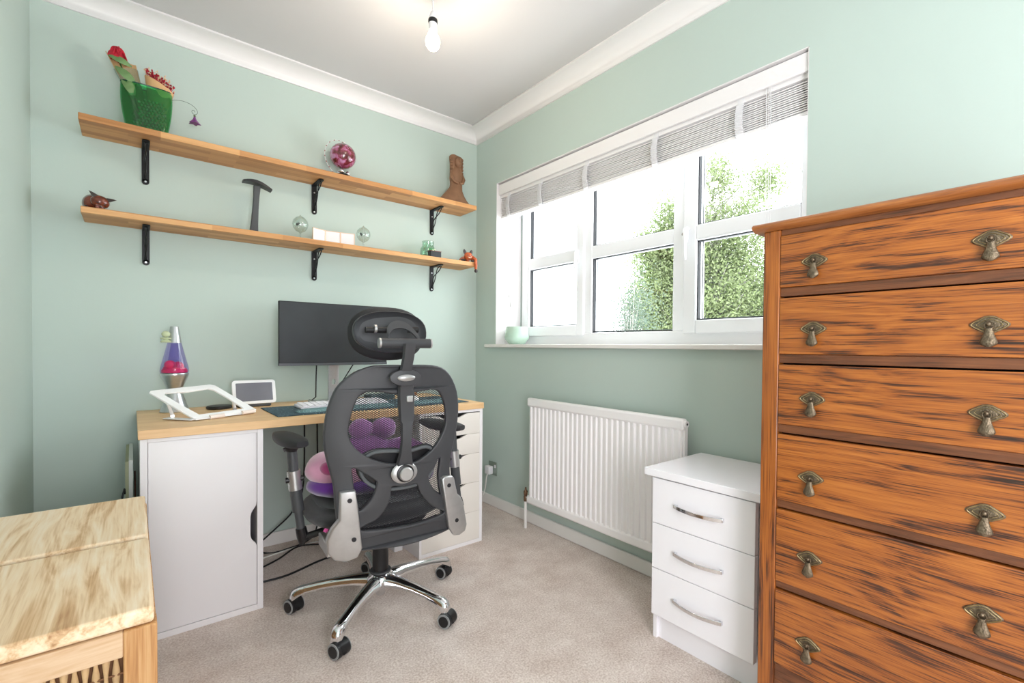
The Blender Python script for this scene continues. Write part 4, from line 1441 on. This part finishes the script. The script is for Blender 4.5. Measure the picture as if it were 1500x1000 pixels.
# round lumbar knob
kc = Vector((.001, ys(0, .59, -.022), .590))
b = MB().lathe([(.001, -.004), (.044, -.002), (.046, .003), (.038, .009), (.001, .010)], n=40)
kn = b.build('knob_plate', M_silver, ch, smooth=50, loc=kc, rot=(R(90), 0, 0))
for v in kn.data.vertices:
    v.co.y *= .80
b = MB().lathe([(.001, .008), (.029, .008), (.030, .016), (.026, .018), (.001, .018)], n=36)
k2_ = b.build('knob_ring', M_blk, kn, smooth=40)
MB().lathe([(.001, .017), (.0235, .017), (.0235, .027), (.020, .030), (.001, .030)], n=36).build('knob_cap', M_silver, k2_, smooth=40)

# side plates joining back and seat
PL = [(-.199, .544), (-.163, .545), (-.156, .50), (-.139, .350), (-.151, .324), (-.183, .316), (-.214, .326), (-.232, .351), (-.235, .392), (-.222, .425), (-.199, .455)]
PR = [(.151, .540), (.158, .545), (.186, .541), (.192, .535), (.210, .470), (.226, .455), (.240, .43), (.262, .338), (.256, .318), (.235, .311), (.212, .316), (.190, .35)]
for pts_, nm in ((PL, 'L'), (PR, 'R')):
    pl_ = plate('side_bracket', pts_, [], .030, M_silver, lambda u, v, w_: Vector((u, ys(u, v, -.018) + w_, v)), ch, .006, 1, 50)
    sc_ = MB()
    for (u, v) in (((-.176, .520), (-.160, .385)) if nm == 'L' else ((.174, .515), (.216, .370))):
        y = ys(u, v, -.034)
        sc_.cyl((u, y - .0015, v), (u, y + .004, v), .0075, 14)
    sc_.each('bolt', M_gasket, pl_, smooth=40)
    # arm from the bracket going forward under the seat
    sx = -1 if nm == 'L' else 1
    MB().loft([[Vector((sx * .225 - (.0 if sx < 0 else -.01), ys(.2, .36, 0) + d, .345 - .03 * k)) + Vector(q) for q in ((-.010, 0, -.022), (.010, 0, -.022), (.010, 0, .022), (-.010, 0, .022))] for k, d in ((0, 0), (.1, .08), (.3, .16))]).build('rear_arm', M_silver, ch, bevel=.004)

# headrest
HB = .0
def oval(cx, cz, a, c, n_=40, p=.85):
    return [(cx + a * math.copysign(abs(math.cos(t)) ** p, math.cos(t)), cz + c * math.copysign(abs(math.sin(t)) ** p, math.sin(t))) for t in [2 * PI * k / n_ for k in range(n_)]]
b = MB()
rows = []
cxh = -.022
for k in range(13):
    t = k / 12
    sc_ = math.sin(PI * (.12 + .80 * t)) ** .45
    rows.append([Vector((x, -.196 + .060 * t + .9 * (x - cxh) ** 2 + .10 * (z - 1.07), z)) for x, z in oval(cxh, 1.071 + .004 * t, .137 * sc_, .096 * sc_)])
b.loft(rows)
b.build('headrest_cushion', M_pad, ch, smooth=70)
b = MB()
rows = []
for t, s_ in ((.016, 1.0), (-.002, 1.012), (-.006, .985), (.006, .93), (.018, .8), (.026, .6), (.031, .35), (.033, .05)):
    rows.append([Vector((x, -.228 + t + .9 * (x - cxh) ** 2 + .10 * (z - 1.07), z)) for x, z in oval(cxh - .004, 1.078, .128 * s_, .072 * s_)])
b.loft(rows)
b.build('headrest_shell', M_frame, ch, smooth=50)
b = MB().cyl((-.092, -.318, 1.038), (.076, -.318, 1.038), .0165, 24)
hb = b.build('pivot_bar', M_frame, ch, smooth=40)
MB().cyl((-.098, -.318, 1.038), (-.092, -.318, 1.038), .0168, 24).cyl((.076, -.318, 1.038), (.081, -.318, 1.038), .0168, 24).each('end_cap', M_silver, hb, smooth=40)
b = MB().cyl((-.125, -.258, 1.082), (-.055, -.258, 1.082), .010, 18).cyl((.02, -.258, 1.086), (.055, -.258, 1.086), .011, 18)
h2 = b.each('upper_pivot_bar', M_blk, ch, smooth=40)[0]
MB().cyl((-.098, -.262, 1.086), (-.090, -.262, 1.086), .014, 18).build('end_cap', M_silver, h2, smooth=40)
b = MB()
arch = [(-.062, -.312, 1.045), (-.060, -.292, 1.076), (-.040, -.274, 1.096), (-.010, -.268, 1.102), (.016, -.276, 1.092), (.036, -.298, 1.066), (.044, -.314, 1.046)]
rows = []
ap = smooth_pts(arch, 4, False)
for i, p in enumerate(ap):
    d = (ap[min(i + 1, len(ap) - 1)] - ap[max(i - 1, 0)]).normalized()
    a_ = Vector((0, -.6, -.8))
    s_ = d.cross(a_).normalized()
    ww = .016
    rows.append([p + a_ * -ww + s_ * .003, p + a_ * ww + s_ * .003, p + a_ * ww - s_ * .003, p + a_ * -ww - s_ * .003])
b.loft(rows)
b.build('headrest_arch', M_frame, ch, smooth=50)

# seat
b = MB()
rows = []
for k in range(15):
    t = k / 14
    z = .355 + .085 * t
    s_ = math.sin(PI * (.12 + .62 * min(1, t * 1.15))) ** .5
    rows.append([Vector((x, y + .062, z + (.012 * (y / .25) ** 2 if t > .5 else 0))) for x, y in oval(-.012, .0, .258 * s_, .245 * s_, 48, .75)])
b.loft(rows)
b.build('seat_cushion', M_fabric, ch, smooth=70)
MB().lathe([(.001, 0), (.17, 0), (.20, .012), (.20, .03), (.001, .032)], (-.01, .03, .335), 40, sy=.95).build('seat_pan', M_blk, ch, smooth=50)
MB().box((-.075, -.10, .285), (.060, .12, .337)).build('tilt_mechanism', M_blk, ch, bevel=.01)
MB().tube([(.05, -.02, .31), (.17, -.04, .318), (.215, -.045, .322)], [.005, .005, .012], 10).build('height_lever', M_blk, ch, smooth=60)
b = MB().lathe([(.030, .10), (.030, .285), (.022, .29)], n=28)
b.build('gas_column', M_blk, ch, smooth=40)
MB().lathe([(.001, .046), (.016, .046), (.018, .05), (.018, .10), (.001, .10)], n=24).build('column_foot', M_chrome, ch, smooth=40)

# armrests
def armrest(x, y, zpad, pad_pts, tiltx):
    post = MB()
    post.tube([(x + .034, y - .00, .300), (x + .036, y, .33), (x + .030, y, .36)], [.010, .020, .018], 16)
    post.tube([(x + .034, y, .322), (x + .034 - math.copysign(.05, x) * 1.4, y - .02, .342)], .013, 12)
    p_ = post.build('arm_post', M_blk, ch, smooth=50)
    MB().tube([(x + .030, y, .36), (x + .022, y, .425)], .014, 20).build('inner_tube', M_hs, p_, smooth=40)
    MB().tube([(x + .022, y, .425), (x + .013, y, .505)], .020, 20).build('outer_tube', M_hs, p_, smooth=40)
    cl_ = MB().tube([(x + .013, y, .505), (x + .006, y, .575)], .0225, 24).build('silver_collar', M_silver, p_, smooth=40)
    MB().cyl((x - .020, y - .004, .542), (x + .038, y - .004, .545), .010, 14).build('adjust_button', M_blk, p_, smooth=40)
    MB().tube([(x + .006, y, .575), (x, y, .655)], .017, 20).build('upper_tube', M_hs, p_, smooth=40)
    b_ = MB()
    rows_ = []
    P0, P1, wd = pad_pts
    P0, P1 = Vector(P0), Vector(P1)
    d_ = (P1 - P0).normalized()
    s_ = Vector((-d_.y, d_.x, 0))
    for k in range(15):
        t = k / 14
        e = max(.08, math.sin(PI * t)) ** .28
        c_ = P0 + (P1 - P0) * t + Vector((0, 0, -.004 * math.sin(PI * t)))
        rows_.append([c_ + s_ * (wd * e * math.copysign(abs(math.cos(a)) ** .8, math.cos(a))) + Vector((0, 0, .016 * e * math.copysign(abs(math.sin(a)) ** .7, math.sin(a)) * 1.4)) for a in [2 * PI * q / 20 for q in range(20)]])
    b_.loft(rows_)
    b_.build('arm_pad', M_pad, p_, smooth=60)
    c0 = (P0 + P1) / 2
    MB().tube([(x, y, .645), (x, y, .664), (c0.x, c0.y, .668)], [.018, .030, .030], 16).build('pad_support', M_blk, p_, smooth=50)
armrest(-.312, .02, .69, ((-.290, -.085, .686), (-.345, .13, .694), .040), 0)
armrest(.312, .02, .69, ((.338, -.03, .680), (.215, .13, .698), .044), 0)

# five-star base
for k in range(5):
    a = R(78 + 6.3 + 72 * k)
    u = Vector((math.cos(a), math.sin(a), 0))
    s_ = Vector((-u.y, u.x, 0))
    rows = []
    for d, z, hw_, hh in ((.020, .108, .030, .022), (.05, .112, .027, .020), (.10, .113, .022, .016), (.17, .109, .019, .013), (.23, .101, .018, .012), (.275, .092, .019, .013), (.300, .083, .021, .017), (.318, .073, .020, .020), (.330, .064, .013, .016)):
        c_ = u * d + Vector((0, 0, z))
        rows.append([c_ + s_ * (hw_ * x_) + Vector((0, 0, hh * y_)) for x_, y_ in ((-1, -.9), (-.95, .1), (-.62, .85), (0, 1), (.62, .85), (.95, .1), (1, -.9), (.5, -1), (-.5, -1))])
    lg = MB().loft(rows).build('base_leg', M_chrome, ch, smooth=60)
    # caster
    c0 = u * .312
    wa = R(6.3 + [20, 22, 22, 28, 24][k])
    ax = Vector((math.cos(wa), math.sin(wa), 0))
    fwd = Vector((-ax.y, ax.x, 0))
    cw = c0 + fwd * [-.012, .010, -.012, -.012, .010][k]
    cs = MB().cyl(c0 + Vector((0, 0, .045)), c0 + Vector((0, 0, .072)), .007, 12)
    rr2 = []
    for q in range(11):
        t = R(-10 + 200 * q / 10)
        rr2.append([cw + fwd * (math.cos(t) * r_c) + Vector((0, 0, .028 + math.sin(t) * r_c)) + ax * x_ for x_, r_c in ((-.012, .029), (.012, .029), (.012, .020), (-.012, .020))])
    cs.loft(rr2)
    c_o = cs.build('caster', M_blk, lg, smooth=40)
    for sgn in (-1, 1):
        w0 = cw + Vector((0, 0, .0282))
        MB().cyl(w0 + ax * sgn * .006, w0 + ax * sgn * .024, .0275, 28).build('wheel', M_blk, lg, smooth=40, bevel=.002)
        MB().cyl(w0 + ax * sgn * .0235, w0 + ax * sgn * .0262, .0262, 28).build('wheel_ring', M_grey_rubber, lg, smooth=40)
        MB().cyl(w0 + ax * sgn * .0258, w0 + ax * sgn * .0285, .0195, 28).build('hub_cap', M_blk, lg, smooth=40)
MB().lathe([(.001, .086), (.050, .086), (.054, .10), (.052, .122), (.040, .134), (.034, .140), (.001, .140)], n=36).build('base_hub', M_chrome, ch, smooth=50)
MB().lathe([(.031, .138), (.040, .138), (.040, .145), (.031, .146)], n=36).build('hub_ring', M_hs, ch, smooth=50)

# plush cushions on the seat
pz = .452
def plush(name, label, col, parts, cat, grp=None, sheen=.8):
    t = thing(name, label, cat, ch.location + Matrix.Rotation(R(-6.3), 3, 'Z') @ Vector((0, 0, pz)), R(-6.3))
    for nm, colr, balls in parts:
        b_ = MB()
        for c_, r_c, s_c in balls:
            b_.ball(c_, r_c, s_c, 24, 16)
        for v in b_.bm.verts:
            v.co += noise.noise_vector(v.co * 14) * .006
        b_.build(nm, pm(nm + '_plush', colr, .95, vary=.12, scale=18, sheen=sheen, bump=.2, bscale=400), t, smooth=70)
    return t
plush('plush_cushion', 'pink and deep purple plush cushion squashed on the left of the chair seat', None, [
    ('underside', (98, 40, 142), [((-.10, .03, .055), .11, (1.50, 1.1, .50)), ((.06, .03, .05), .10, (1.7, 1.1, .5))]),
    ('pink_top', (208, 150, 178), [((-.175, .02, .115), .085, (1.15, 1.1, .72)), ((-.12, .0, .10), .09, (1, 1, .6))]),
    ('pink_edge', (208, 150, 178), [((.19, .02, .12), .06, (.9, 1, .7))]),
    ('dark_spot', (168, 62, 118), [((-.190, -.052, .132), .042, (1.0, .7, .7))])], 'cushion')
plush('plush_toy', 'lilac purple plush toy with round lobes propped on the chair seat', None, [
    ('body', (142, 86, 150), [((-.04, .09, .135), .095, (1.25, .55, .85)), ((.10, .09, .12), .095, (1.3, .5, .75)), ((-.09, .09, .14), .07, (1.3, .6, .7)), ((.13, .09, .15), .045, (1.3, .7, .9))]),
    ('lobe', (160, 104, 166), [((-.052, .095, .240), .046, (1, .8, .95)), ((.035, .095, .235), .050, (1.05, .8, .9))]),
    ], 'toy')
tg = MB().box((-.236, -.16, .392), (-.222, -.159, .404), Matrix.Rotation(.5, 3, 'Y'))
tg.build('care_label', pm('pink_white_tag', (226, 96, 168), .6), ch)

# ------------------------------------------------------------------ white three-drawer chest
wc = thing('bedside_chest', 'glossy white three-drawer chest with chrome bow handles below the window', 'chest of drawers', (-.002, -1.92, 0))
Y0, Y1 = .190, -.200     # local y of the two sides (wall side to room side)
MB().box((-.392, .213, .581), (-.02, -.212, .6065)).build('top', M_gloss, wc, bevel=.0015)
MB().box((-.362, Y0, 0), (-.03, Y0 - .016, .581)).build('side_panel', M_gloss, wc, bevel=.001)
MB().box((-.362, Y1 + .016, 0), (-.03, Y1, .581)).build('side_panel', M_gloss, wc, bevel=.001)
MB().box((-.350, Y0 - .016, 0), (-.338, Y1 + .016, .100)).build('plinth', M_gloss, wc)
MB().box((-.350, Y0 - .016, .100), (-.04, Y1 + .016, .575)).build('carcass', M_satin, wc)
for k, (za, zb) in enumerate(((.096, .2595), (.2615, .4175), (.4195, .5765))):
    d = MB().box((-.386, .181, za), (-.364, -.182, zb)).build('drawer', M_gloss, wc, bevel=.0012)
    zc_ = (.178, .338, .498)[k]
    rows = []
    for q in range(17):
        t = q / 16
        y = .088 - .172 * t
        x = -.386 - .008 - .020 * math.sin(PI * t) ** .8
        rows.append([Vector((x - .003, y, zc_ - .006)), Vector((x - .003, y, zc_ + .006)), Vector((x + .003, y, zc_ + .006)), Vector((x + .003, y, zc_ - .006))])
    hm = MB().loft(rows)
    hm.box((-.397, .090, zc_ - .006), (-.386, .078, zc_ + .006)).box((-.397, -.074, zc_ - .006), (-.386, -.086, zc_ + .006))
    hm.build('handle', M_chrome, d, bevel=.001)

# ------------------------------------------------------------------ tall oak chest of drawers
oc = thing('oak_chest', 'tall amber oak chest of drawers with brass drop pulls at the right', 'chest of drawers', (-.48, -2.155, 0))
def obox(name, y0_, y1_, z0_, z1_, x0_, x1_, mat, bv=.002, parent=oc):
    return MB().box((x0_, y0_, z0_), (x1_, y1_, z1_)).build(name, mat, parent, bevel=bv)
WID = -.580
obox('side_stile', 0, -.043, .0, 1.342, 0, .035, M_oakv, .003)
obox('side_stile', WID + .043, WID, .0, 1.342, 0, .035, M_oakv, .003)
obox('side_panel', -.002, -.018, .06, 1.340, .035, .455, M_oakv)
obox('side_panel', WID + .018, WID + .002, .06, 1.340, .035, .455, M_oakv)
obox('back_board', -.018, WID + .018, .06, 1.34, .445, .455, M_oakr)
tp = MB()
prof = [(-.022, 1.350), (-.024, 1.354), (-.022, 1.358), (-.016, 1.362), (-.010, 1.3635), (.460, 1.3635), (.460, 1.342), (-.006, 1.342), (-.012, 1.345), (-.018, 1.347)]
tp.loft([[Vector((x, y, z)) for x, z in prof] for y in (.022, WID - .022)])
tp.build('top', M_oaktop, oc, smooth=30)
zr = [(1.3265, 1.342), (1.1665, 1.1895), (.9925, 1.0155), (.8095, .8315), (.6110, .6310), (.3970, .4150), (.150, .192)]
for z0_, z1_ in zr:
    obox('rail', -.043, WID + .043, z0_, z1_, .006, .030, M_oakr, .001)
obox('plinth_rail', -.043, WID + .043, .05, .15, .006, .030, M_oakr, .001)
obox('shade_block', -.03, WID + .03, .06, 1.335, .06, .44, M_dark, 0)  # solid dark block filling the carcass, stands in for shade behind the drawers

def pull_pieces(parent, c, s=1.0):
    """diamond back plate with raised rim, ball and tear-drop pendant; faces -x"""
    x, y, z = c
    pts_ = [(0, .0175), (.007, .0165), (.024, .006), (.029, .0015), (.029, -.0015), (.024, -.006), (.008, -.0150), (0, -.0165), (-.008, -.0150), (-.024, -.006), (-.029, -.0015), (-.029, .0015), (-.024, .006), (-.007, .0165)]
    pts_ = [(u * s, v * s) for u, v in pts_]
    bp2 = plate('back_plate', pts_, [], .003, M_brass, lambda u, v, w_: Vector((x - .0015 - .003 * max(0, 1 - math.hypot(u, v) / .02) + w_, y + u, z + v)), parent, .001, 1)
    b_ = MB()
    rp_ = [Vector((x - .0035, y + u * .93, z + v * .92)) for u, v in pts_]
    b_.tube(rp_ + [rp_[0]], .0012, 6)
    rp_ = [Vector((x - .0035, y + u * .66, z + v * .62)) for u, v in pts_]
    b_.tube(rp_ + [rp_[0]], .0007, 6)
    b_.build('raised_rim', M_brass_edge, bp2, smooth=60)
    b_ = MB().ball((x - .011, y, z + .001), .0045, u=12, v=8)
    b_.cyl((x, y, z + .001), (x - .010, y, z + .001), .0025, 8)
    b_.tube([(x - .010 + .0, y + math.cos(a) * .0068, z - .002 + math.sin(a) * .0068) for a in [2 * PI * q / 16 for q in range(17)]], .0017, 6)
    b_.build('pin', M_brass, bp2, smooth=60)
    rows_ = []
    for zz_, ww, dd in ((-.007, .0060, .0032), (-.014, .0068, .0036), (-.022, .0092, .0045), (-.030, .0125, .0056), (-.036, .0140, .0062), (-.040, .0115, .0056), (-.0445, .0040, .003)):
        rows_.append([Vector((x - .010 + (.002 * zz_ / .04) + dd * math.sin(a), y + ww * math.cos(a), z + zz_ * s)) for a in [2 * PI * q / 14 for q in range(14)]])
    MB().loft(rows_).build('drop_pull', M_brass, bp2, smooth=35)
ztop = [1.3265, 1.1665, .9925, .8095, .6110, .3970]
zbot = [1.1895, 1.0155, .8315, .6310, .4150, .192]
kz = [1.2500, 1.0805, .9040, .7050, .5020, .2830]
for k in range(6):
    d = obox('drawer', -.0435, WID + .0435, zbot[k] + .0005, ztop[k] - (.001 if k == 0 else .004), 0, .022, M_oak[k], .002)
    for yy in (-.127, -.449):
        pull_pieces(d, (0, yy, kz[k]))

# ------------------------------------------------------------------ wicker hamper
wh = thing('wicker_hamper', 'washed wood hamper with woven wicker sides and two lids at the left', 'hamper', (-1.742, -.862, 0), 0)
XL = -.318
TZ = .572
for y0_, y1_ in ((-.018, -.405), (-.428, -.818)):
    lw = MB().box((XL, y0_, TZ - .028), (-.004, y1_, TZ)).build('lid', M_mango, wh, bevel=.006, seg=3)
FR = M_post
for (x_, y_) in ((-.045, -.045), (-.045, -.822), (XL, -.045), (XL, -.822)):
    MB().box((x_, y_, 0), (x_ + .045, y_ + .045, TZ - .029)).build('corner_post', FR, wh, bevel=.003)
MB().box((XL + .045, -.822, TZ - .072), (-.045, -.802, TZ - .029)).build('front_rail', M_mango2, wh, bevel=.002)
MB().box((XL + .045, -.822, .03), (-.045, -.802, .075)).build('front_rail', M_mango2, wh, bevel=.002)
MB().box((-.024, -.777, TZ - .072), (-.001, -.045, TZ - .029)).build('side_rail', FR, wh, bevel=.002)
MB().box((-.024, -.777, .03), (-.001, -.045, .075)).build('side_rail', FR, wh, bevel=.002)
MB().box((XL, -.777, TZ - .072), (XL + .02, -.045, TZ - .029)).build('side_rail', FR, wh, bevel=.002)
MB().box((XL + .045, -.020, TZ - .072), (-.045, -.002, TZ - .029)).build('back_rail', FR, wh, bevel=.002)
MB().box((XL + .006, -.798, .02), (-.030, -.01, TZ - .075)).build('lining', M_wick2, wh)

def weave(name, mapfn, L, z0_, z1_):
    """vertical reeds bulging in and out over horizontal stakes"""
    p = .0125
    nz = int((z1_ - z0_) / .030)
    b_ = MB()
    k = 0
    x = p / 2
    while x < L:
        pts_ = []
        for q in range(nz * 4 + 1):
            z = z0_ + (z1_ - z0_) * q / (nz * 4)
            ph = PI * (q / 4) + (PI if k % 2 else 0)
            pts_.append((mapfn(x, .0035 * math.cos(ph)), z, .0046 + .0016 * math.cos(ph)))
        b_.tube([Vector((pp_[0][0], pp_[0][1], pp_[1])) for pp_ in pts_], [pp_[2] for pp_ in pts_], 6)
        x += p
        k += 1
    o = b_.build(name, M_wick, wh, smooth=70)
    o['kind'] = 'stuff'
    b_ = MB()
    for q in range(nz + 1):
        z = z0_ + (z1_ - z0_) * (q + .0) / nz
        b_.tube([Vector(tuple(mapfn(0, .0)) + (z,)), Vector(tuple(mapfn(L, .0)) + (z,))], .0022, 6)
    b_.build(name + '_stakes', M_wick2, wh, smooth=70)['kind'] = 'stuff'
weave('wicker_front', lambda x, o: (XL + .045 + x, -.812 + o), -.045 - XL - .045, .075, TZ - .072)
weave('wicker_side', lambda x, o: (-.012 + o, -.777 + x), .732, .075, TZ - .072)

# ------------------------------------------------------------------ pendant lamp
BX, BY, BZ = -.8564, -.9964, 2.249
pd = thing('pendant_bulb', 'bare lit bulb hanging on a short white cord from the ceiling', 'pendant lamp', (BX, BY, 0))
MB().cyl((0, 0, 2.36), (0, 0, 2.45), .0035, 10).build('cord', M_paper, pd, smooth=40)
MB().lathe([(.001, H - .022), (.032, H - .020), (.042, H - .006), (.042, H - .0005), (.001, H - .0005)], n=28).build('ceiling_rose', M_paper, pd, smooth=50)
hl = MB().lathe([(.004, 2.366), (.009, 2.362), (.014, 2.345), (.0165, 2.330), (.001, 2.329)], n=24).build('lampholder', M_paper, pd, smooth=50)
MB().lathe([(.0175, 2.334), (.0185, 2.330), (.0185, 2.322), (.0165, 2.318)], n=24).build('black_ring', M_blk, hl, smooth=50)
MB().lathe([(.016, 2.318), (.0165, 2.290), (.001, 2.289)], n=24).build('skirt', M_paper, hl, smooth=50)
me_, t_, b_ = new_mat('lit_bulb')
b_.inputs['Emission Color'].default_value = (1, .80, .50, 1)
b_.inputs['Emission Strength'].default_value = 6
b_.inputs['Base Color'].default_value = (1, .95, .85, 1)
MB().lathe([(.014, 2.289), (.015, 2.281), (.022, 2.270), (.0285, 2.252), (.029, 2.243), (.026, 2.229), (.018, 2.218), (.008, 2.213), (.001, 2.212)], n=32).build('bulb', me_, pd, smooth=60)
pl_ = bpy.data.lights.new('bulb_glow_light', 'POINT')
pl_.energy = 5
pl_.color = (1, .84, .66)
pl_.shadow_soft_size = .03
po = bpy.data.objects.new('bulb_glow_light', pl_)
COL.objects.link(po)
po.location = (BX, BY, 2.185)
